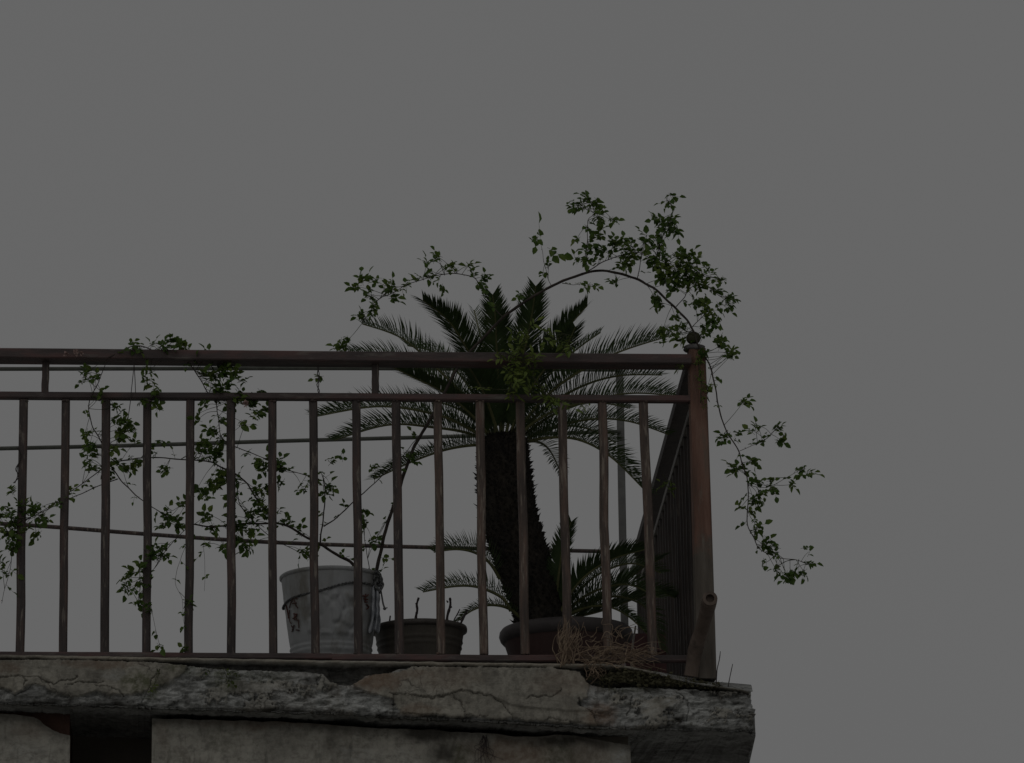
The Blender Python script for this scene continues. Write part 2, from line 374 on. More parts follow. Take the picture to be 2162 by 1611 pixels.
def slab_disp(x, y, fy, by):
    """inward displacement (m) of the worn face, plus its wear colours"""
    pl = plaster_at(x, y)
    f1 = fbm(Vector((x*.022, y*.05, 7)), 5); f2 = fbm(Vector((x*.07, y*.19, 4)), 5); f3 = fbm(Vector((x*.21, y*.3, 9)), 3)
    flake = noise.noise(Vector((x*.03+f2*.3, y*.085, 11)))
    flake = sm(.0, .04, flake)*.006+sm(.22, .26, flake)*.005
    d_g = .008+f1*.006+f2*.0045+f3*.0022+flake
    d_p = -.003+fbm(Vector((x*.03, y*.04, 2)), 3)*.0018+f3*.0009
    d = d_g*(1-pl)+d_p*pl
    cd = crack_d(x+5*noise.noise(Vector((x*.07, y*.07, 1)))+2*noise.noise(Vector((x*.25, y*.25, 1))), y+4*noise.noise(Vector((x*.07, y*.07, 6)))+2*noise.noise(Vector((x*.25, y*.25, 6))))
    w = .35+1.1*noise.noise(Vector((x*.035, y*.05, 31)))
    ck = sm(w+1.3, max(.1, w), cd)*.9 if w > -.35 else 0
    d += ck*.007
    # upper layer of the middle plaster lies a step proud of the lower one
    if 830 < x < 1290: d += .007*sm(lin([(820, 1462), (915, 1473), (975, 1456), (1035, 1468), (1086, 1490), (1200, 1500), (1290, 1500)], x)-1, lin([(820, 1462), (915, 1473), (975, 1456), (1035, 1468), (1086, 1490), (1200, 1500), (1290, 1500)], x)+2, y)
    e = (by-y)
    d += .016*sm(9, 0, e)**2+.01*sm(14, 2, e)*max(0, noise.noise(Vector((x*.06, 0, 41))))
    dirt = ck*.5
    dirt = max(dirt, .55*sm(.25, .6, noise.noise(Vector((x*.016, y*.03, 51)))+.4*noise.noise(Vector((x*.07, y*.09, 53))))*(1-.5*pl))
    dirt = max(dirt, .6*sm(16, 0, e+6*noise.noise(Vector((x*.05, 0, 61)))))  # darker towards the bottom edge of the face
    return d, pl, dirt
bz = P(700, 1600, .3)
building = thing('building', 'weathered concrete building with a cracked roof slab and grey stained walls', 'building', Vector((P(640, 1500, .5).x, .9, 0)))
def floor_z(x, y=0.0):
    # floor height by world x, read at the railing plane
    best = P(0, 1386, 0)
    px = to_px(Vector((x, 0, Z0-.84)))[0]
    return P(px, lin(FLOOR, px), 0).z
pA = P(1594, 1542, YF); pB = PZ(1581, 1625, pA.z)
KSIDE = (pB.x-pA.x)/(pB.y-pA.y)
sl = MB(); sl.col = []
NC = 1080; rows_face = 64
ystep_under = [-.085, -.06, -.03, .0, .03, .06, .09, .12, .16, .22, .3, .42, .6, .85, 1.2, 1.7, 2.45]
ystep_top = [2.45, 1.5, .8, .4, .15, .05, .0, -.04, -.075]
X0 = -170.0
nrow = None
for i in range(NC+1):
    u = i/NC
    colp = []; colc = []
    px0 = X0+u*(1590-X0)
    endw = sm(1480, 1590, px0)
    lt, ft, bt = lin(LIP, px0), lin(FACE, px0), lin(BOT, px0)
    lt += 1.2*noise.noise(Vector((px0*.03, 0, 71))); ft += 2.2*noise.noise(Vector((px0*.06, 0, 73)))+1.2*noise.noise(Vector((px0*.2, 0, 74)))
    bt += 2.4*noise.noise(Vector((px0*.025, 0, 75)))+2.2*noise.noise(Vector((px0*.10, 0, 76)))+1.2*noise.noise(Vector((px0*.3, 0, 78)))
    lth = 5.5+1.5*noise.noise(Vector((px0*.02, 0, 77)))-3.5*sm(1380, 1420, px0)
    ptop = P(px0, lt, YF)
    for y in ystep_top:
        fz = floor_z(ptop.x); t = sm(-.1, .06, y)
        z = ptop.z*(1-t)+(fz-.004)*t + .004*noise.noise(Vector((ptop.x*20, y*20, 0)))*(1-t)
        colp.append(Vector((ptop.x+KSIDE*(y-YF)*endw, y, z))); colc.append((0, .3, 0))
    for j in range(rows_face+1):
        py = lt+(bt-lt)*j/rows_face
        xr = lin(REDGE, py)+4*noise.noise(Vector((0, py*.09, 81)))+3*noise.noise(Vector((0, py*.3, 82)))
        px = X0+u*(xr-X0)
        p = P(px, py, YF)
        d, pl, dirt = slab_disp(px, py, ft, bt)
        lip = sm(lth+1.2, lth-1.2, py-lt)*(1-.75*sm(1340, 1420, px0)-.9*sm(200, 0, px0))
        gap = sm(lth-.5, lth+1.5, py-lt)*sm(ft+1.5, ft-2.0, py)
        d = d*(1-lip)+lip*(-.004+.003*noise.noise(Vector((px*.1, py*.2, 5))))
        gd = .045+.03*sm(1240, 1270, px0)+.02*sm(690, 710, px0)*sm(780, 760, px0)
        d = d*(1-gap)+gap*(gd+.012*noise.noise(Vector((px*.08, py*.12, 15))))
        d += .06*sm(1566, 1592, px0)**2*(.5+.8*noise.noise(Vector((py*.07, 0, 91)))+.4*noise.noise(Vector((py*.25, 0, 92))))
        colp.append(p+Vector((0, d, 0)))
        nn = 14*noise.noise(Vector((px*.04, py*.05, 101)))+8*noise.noise(Vector((px*.13, py*.15, 103)))
        def blob(L): return max([0]+[k*sm(1.3, .45, math.hypot((px-x+nn)/rx, (py-y+nn*.5)/ry)) for x, y, rx, ry, k in L])
        warm = blob(((790, 1436, 60, 26, .8), (1268, 1508, 40, 30, .8), (1255, 1425, 40, 26, .5), (870, 1425, 60, 14, .5), (210, 1402, 90, 10, .5), (10, 1410, 40, 14, .35), (880, 1500, 50, 16, .45), (1200, 1440, 90, 30, .3), (940, 1430, 80, 30, .3)))
        green = blob(((300, 1440, 50, 26, .6), (320, 1460, 22, 22, .8), (480, 1432, 40, 30, .6), (395, 1412, 40, 14, .5), (1330, 1452, 60, 8, .5), (560, 1425, 60, 18, .3)))
        pale = blob(((1460, 1490, 60, 34, .8), (1350, 1500, 40, 26, .7), (690, 1485, 60, 26, .8), (760, 1480, 40, 30, .7), (600, 1470, 40, 26, .6), (1560, 1490, 20, 30, .4), (1530, 1480, 30, 20, .5), (240, 1425, 26, 12, .4)))
        dk = blob(((100, 1470, 70, 18, .55), (240, 1478, 60, 14, .5), (390, 1440, 30, 36, .35), (1500, 1462, 60, 12, .6), (1555, 1470, 40, 16, .5), (1420, 1515, 26, 24, .5), (200, 1430, 20, 14, .4), (600, 1500, 60, 10, .4), (1570, 1515, 26, 26, .35), (1120, 1425, 60, 20, .2)))
        colc.append((pl*(1-gap), min(1, max(dirt*(1-lip), .75*gap)+dk*(1-lip)*.9), lip*.75, warm*(1-gap), green*(1-gap), pale*(1-gap)*(1-lip)))  # the recessed gap below the lip also gets a darker colour
    pb = P(px0, bt, YF)
    xr = lin(REDGE, bt); pxx = X0+u*(xr-X0); pb = P(pxx, bt, YF)
    for y in ystep_under:
        n = noise.noise(Vector((pb.x*9, y*16, 2)))*.008+noise.noise(Vector((pb.x*30, y*40, 4)))*.004+.006*noise.noise(Vector((pb.x*2, y*30, 7)))
        rag = endw*.022*(noise.noise(Vector((y*14, 0, 3)))+.6*noise.noise(Vector((y*40, 0, 5))))
        colp.append(Vector((pb.x+KSIDE*(y-YF)*endw+rag, y, pb.z+n*sm(-.1, -.05, y)+.004)))
        colc.append((0, .45+.3*noise.noise(Vector((pb.x*3, y*5, 1))), 0))
    nrow = len(colp)
    sl.v += colp; sl.col += colc
for i in range(NC):
    a = i*nrow; b_ = (i+1)*nrow
    for j in range(nrow-1): sl.f.append((a+j, b_+j, b_+j+1, a+j+1))
sl.f = [tuple(reversed(q)) for q in sl.f]
sl.f.append(tuple(NC*nrow+j for j in range(nrow))); sl.f.append(tuple(j for j in reversed(range(nrow))))
sl.f.append(tuple([i*nrow for i in range(NC+1)]+[i*nrow+nrow-1 for i in reversed(range(NC+1))]))
slab = sl.build('roof_slab', M['slab'], building, smooth=True)

YW = 0.02                                                               # front plane of the wall
def wall_sheet(name, x0, x1, top, bottom_z, thick=.03, plaster=1.0, step=7, cut=None):
    """rendered wall skin: px columns x0..x1, ragged top edge, real thickness, down to bottom_z"""
    b = MB(); b.col = []
    xs = [x0+(x1-x0)*i/max(1, int((x1-x0)/step)) for i in range(int((x1-x0)/step)+1)]
    rows = [.0026*k for k in range(20)]+[.06, .08, .1, .13, .17, .22, .3, .5, .75, 1]
    n = len(rows)+1
    for x in xs:
        ty = lin(top, x)+2.2*noise.noise(Vector((x*.03, 1, 5)))+1.2*noise.noise(Vector((x*.12, 1, 6)))
        pt = P(x, ty, YW)
        b.v.append(pt+Vector((0, thick, 0))); b.col.append((0, .6, 0))
        for r in rows:
            z = pt.z+(bottom_z-pt.z)*r
            p = Vector((pt.x, YW+.003*noise.noise(Vector((pt.x*6, z*6, 0))), z))
            b.v.append(p)
            px, py = to_px(p)
            wall_dark = .0
            for (sx, sy, rx, ry, s) in STAINS:
                q = ((px-sx)/rx)**2+((py-sy)/ry)**2
                if q < 4: wall_dark = max(wall_dark, s*math.exp(-q*1.2)*(.6+.7*noise.noise(Vector((px*.05, py*.05, 2)))))
            wall_dark = max(wall_dark, .55*sm(26, 0, py-ty+9*noise.noise(Vector((px*.02, 0, 3)))))  # darker towards the ragged top edge of the wall
            nn = 22*noise.noise(Vector((px*.02, py*.025, 111)))+10*noise.noise(Vector((px*.07, py*.09, 113)))+5*noise.noise(Vector((px*.2, py*.25, 114)))
            def blob(L): return max([0]+[k*sm(1.3, .3, math.hypot((px-x_+nn)/rx, (py-y_+nn*.6)/ry)) for x_, y_, rx, ry, k in L])
            b.col.append((plaster*(.75+.25*noise.noise(Vector((px*.01, py*.012, 9)))), max(0, min(.85, wall_dark+blob(((900, 1552, 60, 16, .6), (930, 1590, 40, 24, .5), (700, 1560, 26, 30, .3), (1180, 1568, 80, 12, .6))))), 0,
                          blob(((1090, 1590, 100, 44, .65), (1240, 1600, 50, 50, .35), (560, 1527, 200, 9, .5), (60, 1540, 50, 20, .25), (345, 1540, 18, 60, .25))),
                          blob(((1180, 1600, 50, 40, .4), (980, 1600, 30, 30, .4), (470, 1560, 40, 30, .2))), blob(((1316, 1600, 20, 26, .9), (760, 1595, 50, 22, .35), (860, 1600, 30, 16, .3), (60, 1600, 60, 30, .3)))))
    for i in range(len(xs)-1):
        for j in range(n-1): b.f.append((i*n+j, i*n+j+1, (i+1)*n+j+1, (i+1)*n+j))
    # edges at both ends
    for i, flip in ((0, 1), (len(xs)-1, 0)):
        base = i*n
        for j in range(1, n-1):
            k0 = len(b.v); b.v += [b.v[base+j]+Vector((0, thick, 0)), b.v[base+j+1]+Vector((0, thick, 0))]; b.col += [(.3, .3, 0)]*2
            q = (base+j, base+j+1, k0+1, k0); b.f.append(q if not flip else tuple(reversed(q)))
    o = b.build(name, M['wall'], building, smooth=False)
    return o
STAINS = [(890, 1545, 60, 22, .75), (960, 1590, 70, 40, .5), (1000, 1585, 30, 45, .45), (1240, 1560, 70, 14, .8), (1110, 1555, 60, 10, .6), (340, 1535, 14, 90, .3),
          (590, 1560, 40, 90, .25), (1030, 1590, 12, 60, .6), (700, 1600, 40, 60, .22), (130, 1600, 12, 100, .25), (480, 1525, 40, 8, .4), (1180, 1600, 30, 60, .3)]
wall_sheet('wall', -170, 148, [(-170, 1500), (30, 1508), (58, 1512), (72, 1514), (84, 1520), (92, 1529), (108, 1540), (125, 1548), (148, 1553)], 0.0, .03)
wall_sheet('wall', 321, 1331, [(321, 1517), (480, 1521), (600, 1524), (720, 1532), (800, 1538), (900, 1540), (990, 1547), (1040, 1549), (1075, 1553), (1120, 1557), (1180, 1550),
                               (1230, 1556), (1270, 1563), (1331, 1574)], 0.0, .03)
def box(b, x0, x1, y0, y1, z0, z1):
    v = [Vector((x, y, z)) for z in (z0, z1) for y in (y0, y1) for x in (x0, x1)]
    n = len(b.v); b.v += v
    for q in ((0, 2, 3, 1), (4, 5, 7, 6), (0, 1, 5, 4), (2, 6, 7, 3), (0, 4, 6, 2), (1, 3, 7, 5)): b.f.append(tuple(n+k for k in q))
zt = P(640, 1500, YF).z
def wx(px): return P(px, 1560, YW).x
ztop_l, ztop_r = P(0, 1484, YF).z+.02, P(900, 1517, YF).z+.02
b = MB(); box(b, wx(-170), wx(146), YW+.03, .42, 0, ztop_l); b.build('brick_core', M['brick'], building)
b = MB(); box(b, wx(323), wx(1329), YW+.03, 2.4, 0, P(1331, 1538, YF).z+.004); b.build('wall_core', M['inside'], building)
b = MB(); box(b, wx(-170), wx(323), .42, .52, 0, ztop_l-.003); b.build('recessed_door', M['inside'], building)

# ------------------------------------------------------------------ front railing
TOPS = [(-38, 1), (50, 1), (139, 0), (224, 0), (311, 0), (402, 0), (488, 0), (575, 0), (661, 0), (752, 0), (836, 0), (924, 0), (1013, 0), (1098, 0), (1187, 0), (1271, 0), (1358, 0)]
BOTS = [-45, 42, 133, 221, 309, 398, 488, 577, 666, 757, 843, 931, 1022, 1109, 1198, 1284, 1378]
front = thing('front_railing', 'rust brown metal railing along the front edge of the slab', 'railing', P(700, 1390, 0))
def railing_y(tab, x): return lin(tab, x)
b = MB(); b.bar(P(-170, 751, -.012), P(1456, 764.5, -.012), .030, .075, upv=Vector((0, 1, 0)), seg=40, wob=.0015, ch=.1)
b.build('top_rail', M['toprail'], front)
b = MB(); b.bar(P(-170, 834.5, -.004), P(1470, 843.5, -.004), .020, .030, seg=40, wob=.0012); b.build('middle_rail', M['toprail'], front)
b = MB(); b.bar(P(-170, 1382.5, -.004), P(700, 1387, -.004), .017, .03, seg=30); b.bar(P(700, 1389, -.004), P(1450, 1392, -.004), .020, .03, seg=30)
b.build('bottom_rail', M['toprail'], front)
for (t, _), bo in zip(TOPS, BOTS):
    w = .0252+RND.uniform(-.001, .001)
    b = MB(); b.bar(P(t, 845, .0), P(bo, 1382, .0), w, .024, wob=.0028)
    for (qx, qy, yo) in ((t-4, 846, -.013), (t+5, 847, -.013), (bo-4, 1380, -.013), (bo+4, 1381, -.012)):
        if RND.random() < .7: b.sphere(P(qx+RND.uniform(-3, 3), qy, yo), RND.uniform(.004, .0065), 8, 6, sz=.7)
    b.build('baluster', M['rail'] if t < 880 else M['wornrail'], front)
for (t, bo) in ((97, 95), (793, 792)):
    b = MB(); b.bar(P(t, 764, -.004), P(bo, 833, -.004), .021, .024); b.build('strut', M['rail'], front)
post_pts = [P(1490, 1436, .0), P(1487, 1300, .0), P(1483, 1150, .0), P(1477, 950, .0), P(1470, 740, .0)]
b = MB(); b.sweep(smooth_path(post_pts, 4), [(-.021, -.026), (.021, -.026), (.026, -.021), (.026, .021), (.021, .026), (-.021, .026), (-.026, .021), (-.026, -.021)], upv=Vector((0, 1, 0)),
                  scale=[1.12-.16*i/16+.0*i for i in range(17)])
post = b.build('corner_post', M['post'], front)
b = MB(); b.lathe(P(1466, 742, 0), [(.0, 0), (.028, .0), (.034, .005), (.031, .010), (.033, .014), (.022, .018), (.012, .020)], 24,
                  fn=lambda a, j, r, z: (r*(1+.12*noise.noise(Vector((math.sin(a)*2, math.cos(a)*2, j)))), z+.003*noise.noise(Vector((math.sin(a)*2, math.cos(a)*2, 5)))))
b.build('post_cap', M['capstone'], post, smooth=True)
b = MB(); b.sphere(P(1464, 714, 0), .0225, sz=.90); b.build('finial', M['finial'], post, smooth=True)

# ------------------------------------------------------------------ side and rear railings, drying rods
zrail = P(1450, 764, 0).z
rc = PZ(1356, 1165, zrail); rl = PZ(-150, 1098, zrail)
side = thing('side_railing', 'dark railing of close bars running back from the right corner post', 'railing', Vector((P(1470, 1400, 0).x, .6, floor_z(P(1470, 1400, 0).x))))
A = P(1468, 768, .03); A.z = zrail; Bc = Vector((rc.x, rc.y, zrail))
def along(t, z): p = A.lerp(Bc, t); return Vector((p.x, p.y, z))
sdir = (Bc-A).normalized(); sperp = Vector((sdir.y, -sdir.x, 0))
b = MB(); b.bar(along(0, zrail), along(1, zrail), .03, .055, upv=Vector((0, 0, 1)), seg=20); 
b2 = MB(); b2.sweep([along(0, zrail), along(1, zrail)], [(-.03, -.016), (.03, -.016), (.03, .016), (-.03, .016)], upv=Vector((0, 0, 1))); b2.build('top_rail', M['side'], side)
zm = P(1470, 843.5, 0).z; zb = P(1450, 1398, 0).z
b = MB(); b.sweep([along(0, zm), along(1, zm)], [(-.015, -.01), (.015, -.01), (.015, .01), (-.015, .01)], upv=Vector((0, 0, 1))); b.build('middle_rail', M['sidemid'], side)
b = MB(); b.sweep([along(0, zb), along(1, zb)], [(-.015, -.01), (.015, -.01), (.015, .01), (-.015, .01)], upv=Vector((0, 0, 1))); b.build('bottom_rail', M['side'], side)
ns = int((Bc-A).length/.123)
for i in range(1, ns+1):
    t = (i+RND.uniform(-.16, .16))/(ns+.5)
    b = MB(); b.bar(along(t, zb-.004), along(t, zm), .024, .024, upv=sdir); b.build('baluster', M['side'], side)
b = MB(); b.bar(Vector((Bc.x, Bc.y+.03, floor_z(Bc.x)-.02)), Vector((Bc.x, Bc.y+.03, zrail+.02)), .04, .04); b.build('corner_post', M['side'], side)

yrr = PZ(1310, 1163, zrail).y
pp = P(1309, 1163, yrr)
rear = thing('drying_frame', 'thin green rods and grey pole frame standing behind the plants', 'drying frame', Vector((pp.x, pp.y, floor_z(pp.x))))
ptop = P(1308, 778, yrr); pbot = P(1318, 1420, yrr); pbot.z = floor_z(pp.x)-.01
b = MB(); b.bar(pbot, ptop, .027, .02, wob=.001); b.build('pole', M['pole'], rear)
pl0 = PZ(-150, 1098, zrail); yl = pl0.y
lt_ = P(-150, 780, yl); lb_ = P(-156, 1420, yl); lb_.z = floor_z(lb_.x)-.01
b = MB(); b.bar(lb_, lt_, .027, .02); b.build('pole', M['pole'], rear)
def rodpts(l): 
    pts = []
    for x, y in l:
        f = (x+150)/(1310+150); pts.append(P(x, y, yl+(yrr-yl)*f-.015))
    return smooth_path(pts, 4)
b = MB(); b.tube(rodpts([(-150, 779), (0, 779), (500, 778), (800, 778), (1308, 781)]), .0075, sides=8); b.build('rod', M['rod'], rear)
b = MB(); b.tube(rodpts([(-150, 950), (0, 947), (300, 940), (600, 931), (900, 923), (1309, 911)]), .0075, sides=8); b.build('rod', M['rod'], rear)
b = MB(); b.tube(rodpts([(-150, 1099), (60, 1109), (300, 1127), (500, 1141), (700, 1150), (1000, 1158), (1312, 1165)]), .0075, sides=8); b.build('rod', M['rail'], rear)
for k, (pts, lab) in enumerate((([(673, 775), (670, 790), (675, 800), (669, 812), (674, 825), (672, 836)], 'twisted dark wire hanging between the two upper rails left of the cycad'),
                                ([(38, 945), (42, 965), (36, 990), (37, 1005), (31, 1020)], 'short dark wire hooked on the leftmost baluster'))):
    q = [P(x, y, -.02+.004*i) for i, (x, y) in enumerate(pts)]
    b = MB(); b.tube(smooth_path(q, 5), .0016, sides=5)
    q2 = [P(x+(4 if i % 2 else -3), y, -.014+.003*i) for i, (x, y) in enumerate(pts)]
    b.tube(smooth_path(q2, 5), .0014, sides=5)
    tag(b.build('wire', M['wire']), lab, 'wire')
b = MB(); b.tube(smooth_path([P(283, 770, -.05), P(280, 800, -.03), P(277, 828, -.025), P(275, 850, -.02), P(270, 885, -.02)], 5), .0012, sides=5)
b.tube(smooth_path([P(283, 770, -.05), P(285, 800, -.03), P(286, 828, -.025)], 5), .0012, sides=5)
tag(b.build('string', M['wire']), 'thin loose string looped down from the top rail among rose leaves', 'string')

# ------------------------------------------------------------------ pipe stub in front of the corner post
pipe_pts = [P(1459, 1428, -.045), P(1464, 1395, -.055), P(1471, 1362, -.08), P(1483, 1325, -.135), P(1493, 1288, -.21), P(1499, 1264, -.31)]
pp_ = smooth_path(pipe_pts, 5)
b = MB(); n_ = 18
prof = [(math.cos(2*math.pi*j/n_), math.sin(2*math.pi*j/n_)) for j in range(n_)]
b.sweep(pp_, prof, caps=False, scale=[.0215-.0009*math.sin(i*.5) for i in range(len(pp_))])
b.sweep(list(reversed(pp_)), prof, caps=False, scale=[.0145]*len(pp_))
k0 = len(b.v); d_ = (pp_[-1]-pp_[-2]).normalized()
ends = (len(pp_)-1)*n_; inner = len(pp_)*n_
for j in range(n_):
    j2 = (j+1) % n_
    b.face([b.v[ends+j], b.v[ends+j2], b.v[inner+((n_-j2) % n_)], b.v[inner+((n_-j) % n_)]]) if False else None
c_ = pp_[-1]
x_ = d_.cross(Vector((0, 0, 1))).normalized(); y_ = x_.cross(d_)
for j in range(n_):
    a0, a1 = 2*math.pi*j/n_, 2*math.pi*(j+1)/n_
    def rp(r, a, off=0): return c_+d_*off+x_*(r*math.cos(a))+y_*(r*math.sin(a))
    b.face([rp(.0207, a0), rp(.0207, a1), rp(.0215, a1, .003), rp(.0215, a0, .003)])
    b.face([rp(.0215, a0, .003), rp(.0215, a1, .003), rp(.0125, a1, .004), rp(.0125, a0, .004)])
    b.face([rp(.0125, a0, .004), rp(.0125, a1, .004), rp(.012, a1, -.012), rp(.012, a0, -.012)])
    b.face([rp(.012, a0, -.012), rp(.012, a1, -.012), c_-d_*.012])
tag(b.build('pipe_stub', M['pipe'], smooth=False), 'short rusty pipe stub with an open end leaning before the corner post', 'pipe')

# ------------------------------------------------------------------ pots
def rim_centre(px, py, yc, r):
    p = P(px, py, yc-r); return Vector((P(px, py, yc).x, yc, p.z))
# white bucket
YB = .29; s_b = (CAM-P(697, 1200, YB)).length/FPX
RB = 107*s_b
rb = rim_centre(698, 1194, YB, RB); fz = floor_z(rb.x); HB = rb.z-fz
bucket = thing('bucket', 'big embossed white plastic bucket planted with the climbing rose', 'bucket', Vector((rb.x, rb.y, fz)))
def bucket_r(z):                                                        # z above the floor
    t = z/HB; return RB*(.70+.275*t+.02*math.sin(t*3.0))
prof = []
for i in range(71):
    z = HB*i/70; r = bucket_r(z)
    band = math.exp(-((z/HB-.275)/.010)**2)*.0035-math.exp(-((z/HB-.30)/.008)**2)*.002
    prof.append((r+band, z))
def emboss(a, j, r, z):
    t = z/HB
    e = 0
    if .33 < t < .80: 
        q = noise.voronoi(Vector((a*3.6+.3*noise.noise(Vector((a*3, t*6, 0))), t*5.5, 0)))[0]
        aw = abs((a+math.pi) % (2*math.pi)-math.pi)
        e = .0085*sm(.72, .5, aw)*sm(.03, .32, q[1]-q[0])*sm(.33, .38, t)*sm(.80, .72, t)+.0015*noise.noise(Vector((a*6, t*9, 3)))
    if t < .26: e = .0042*math.sin(t*HB/.016*2*math.pi*.5)*(.6+.6*noise.noise(Vector((a*9, t*20, 1))))
    return r+e+.0012*noise.noise(Vector((math.sin(a)*2, math.cos(a)*2, t*2))), z
b = MB(); b.lathe(Vector((rb.x, rb.y, fz)), prof, 200, fn=emboss)
b.build('body', M['bucket'], bucket, smooth=True)
b = MB(); b.lathe(Vector((rb.x, rb.y, fz)), [(bucket_r(HB*.93)-.004, HB*.93), (RB-.006, HB-.002), (RB-.002, HB+.001), (RB+.0012, HB-.002), (RB+.0012, HB-.007), (RB-.003, HB-.011)], 96, cap_bottom=False)
b.build('rim', M['bucket'], bucket, smooth=True)
b = MB(); b.disc(Vector((rb.x, rb.y, fz+HB*.92)), RB*.95, amp=.01); b.build('soil', M['soil'], bucket)
def on_bucket(px, py, off=.0032):
    y = YB-RB
    for _ in range(8):
        p = P(px, py, y); r = bucket_r(max(0, min(HB, p.z-fz)))+off
        dx = max(-.999*r, min(.999*r, p.x-rb.x)); y = YB-math.sqrt(r*r-dx*dx)
    return P(px, py, y)
def strokes(lst, w, mat):
    b = MB()
    for st in lst:
        pts = [on_bucket(x, y) for x, y in st]
        b.tube(smooth_path(pts, 3), w, w*.8, sides=5)
    return b.build('writing', mat, bucket)
strokes([[(616, 1262), (622, 1270), (625, 1281)], [(618, 1265), (613, 1275), (611, 1284)], [(620, 1262), (628, 1264)], [(617, 1274), (626, 1273)], [(623, 1276), (629, 1284)],
         [(615, 1321), (619, 1328), (616, 1334)], [(621, 1320), (617, 1330)], [(630, 1308), (631, 1326)], [(612, 1313), (615, 1317)], [(621, 1308), (629, 1309)], [(625, 1330), (632, 1331)],
         [(611, 1288), (610, 1300), (612, 1312)]], .0021, M['markdark'])
strokes([[(620, 1296), (627, 1297)], [(621, 1300), (626, 1306)], [(627, 1296), (623, 1303), (618, 1306)], [(604, 1278), (607, 1292), (609, 1306)]], .0023, M['mark'])
strokes([[(766, 1258), (774, 1259), (778, 1255)], [(768, 1264), (777, 1266)], [(772, 1254), (771, 1270)], [(774, 1276), (779, 1282), (774, 1286)], [(770, 1271), (776, 1271)]], .0023, M['mark'])
# rope round the bucket with its bundled end
b = MB()
for ph in (0, math.pi):
    pts = []
    for i in range(261):
        a = R(-100+215*i/260)
        zc = HB*(.80+.095*math.sin(a)+.01*math.sin(a*5))
        r = bucket_r(zc)+.0055
        tw = i*.62+ph
        r2 = r-.0015+.0022*math.cos(tw); z2 = zc+.0022*math.sin(tw)
        pts.append(Vector((rb.x+r2*math.sin(a), rb.y-r2*math.cos(a), fz+z2)))
    b.tube(pts, .0019, sides=5)
kx = [(791, 1205), (800, 1212), (806, 1224), (798, 1232), (790, 1222), (796, 1210), (804, 1217), (801, 1235), (793, 1240), (803, 1246), (808, 1232), (799, 1220), (792, 1230), (800, 1250)]
yk = YB-.075
q = [P(x, y, yk-.012+.02*((i*5) % 4)/3) for i, (x, y) in enumerate(kx)]
b.tube(smooth_path(q, 6), .0034, sides=6); 
q = [P(x+RND.uniform(-5, 5), y+RND.uniform(-5, 5), yk-.016+.02*((i*3) % 5)/4) for i, (x, y) in enumerate(kx)]
b.tube(smooth_path(q, 6), .003, sides=6)
b.tube(smooth_path([P(803, 1240, yk), P(806, 1258, yk), P(809, 1275, yk), P(813, 1286, yk)], 5), .0024, .0028, sides=6)
b.sphere(P(812, 1285, yk), .005, 8, 6); b.tube([P(812, 1285, yk), P(818, 1283, yk)], .0018, sides=5)
tag(b.build('rope', M['rope']), 'dirty twisted rope tied round the white bucket with a knotted bundle', 'rope')
# crumpled plastic film under the knot
b = MB(); NX, NY = 12, 22
for j in range(NY+1):
    for i in range(NX+1):
        u, v = i/NX, j/NY
        x = 782+u*(20-6*math.sin(v*5)*.4)+8*v*(1-v)*2-4*v; y = 1236+v*98+4*math.sin(u*9)
        yy = YB-.085+.014*math.sin(u*14+v*3)+.01*noise.noise(Vector((u*5, v*7, 2)))+.02*u
        b.v.append(P(x+2.5*noise.noise(Vector((u*3, v*6, 8))), y, yy))
for j in range(NY):
    for i in range(NX): b.f.append((j*(NX+1)+i, j*(NX+1)+i+1, (j+1)*(NX+1)+i+1, (j+1)*(NX+1)+i))
o = b.build('plastic_film', M['bag'], smooth=True); so = o.modifiers.new('thickness', 'SOLIDIFY'); so.thickness = .0012
tag(o, 'crumpled clear plastic film hanging below the rope knot beside the bucket', 'plastic film')

# brown pot
YP = .44; s_p = (CAM-P(887, 1300, YP)).length/FPX; RP = 101*s_p
rp_ = rim_centre(885, 1305, YP, RP); fz2 = floor_z(rp_.x); HP = rp_.z-fz2
bpot = thing('flower_pot', 'round brown ribbed flower pot holding only pruned dead stems', 'flower pot', Vector((rp_.x, rp_.y, fz2)))
prof = [(RP*.66, 0)]
for i in range(1, 41):
    t = i/40; r = RP*(.68+.25*t**.8)
    r += .0025*math.exp(-((t-.80)/.02)**2)+.0025*math.exp(-((t-.70)/.02)**2)
    prof.append((r, HP*.93*t))
def emb2(a, j, r, z):
    t = z/HP
    q = noise.voronoi(Vector((a*4.0, t*3.5, 7)))[0]
    return r+(.005*sm(.3, .0, q[0])*sm(.25, .3, t)*sm(.64, .58, t) if j > 0 else 0), z
b = MB(); b.lathe(Vector((rp_.x, rp_.y, fz2)), prof, 96, fn=emb2); b.build('body', M['brownpot'], bpot, smooth=True)
b = MB(); b.lathe(Vector((rp_.x, rp_.y, fz2)), [(RP*.90, HP*.90), (RP*.95, HP*.915), (RP*.995, HP*.93), (RP, HP*.965), (RP*.99, HP), (RP*.95, HP*1.005), (RP*.90, HP*.985), (RP*.88, HP*.9)], 96, cap_bottom=False)
b.build('rim', M['brownrim'], bpot, smooth=True)
b = MB(); b.disc(Vector((rp_.x, rp_.y, fz2+HP*.92)), RP*.9, amp=.01); b.build('soil', M['soil'], bpot)
def dead(pts, y, w, lab):
    q = [P(px, py, y) for px, py in pts]
    q = [Vector((q[0].x, q[0].y, fz2+HP*.9))]+q
    b = MB(); b.tube(smooth_path(q, 5), w, w*.75, sides=6, wob=.2)
    return b
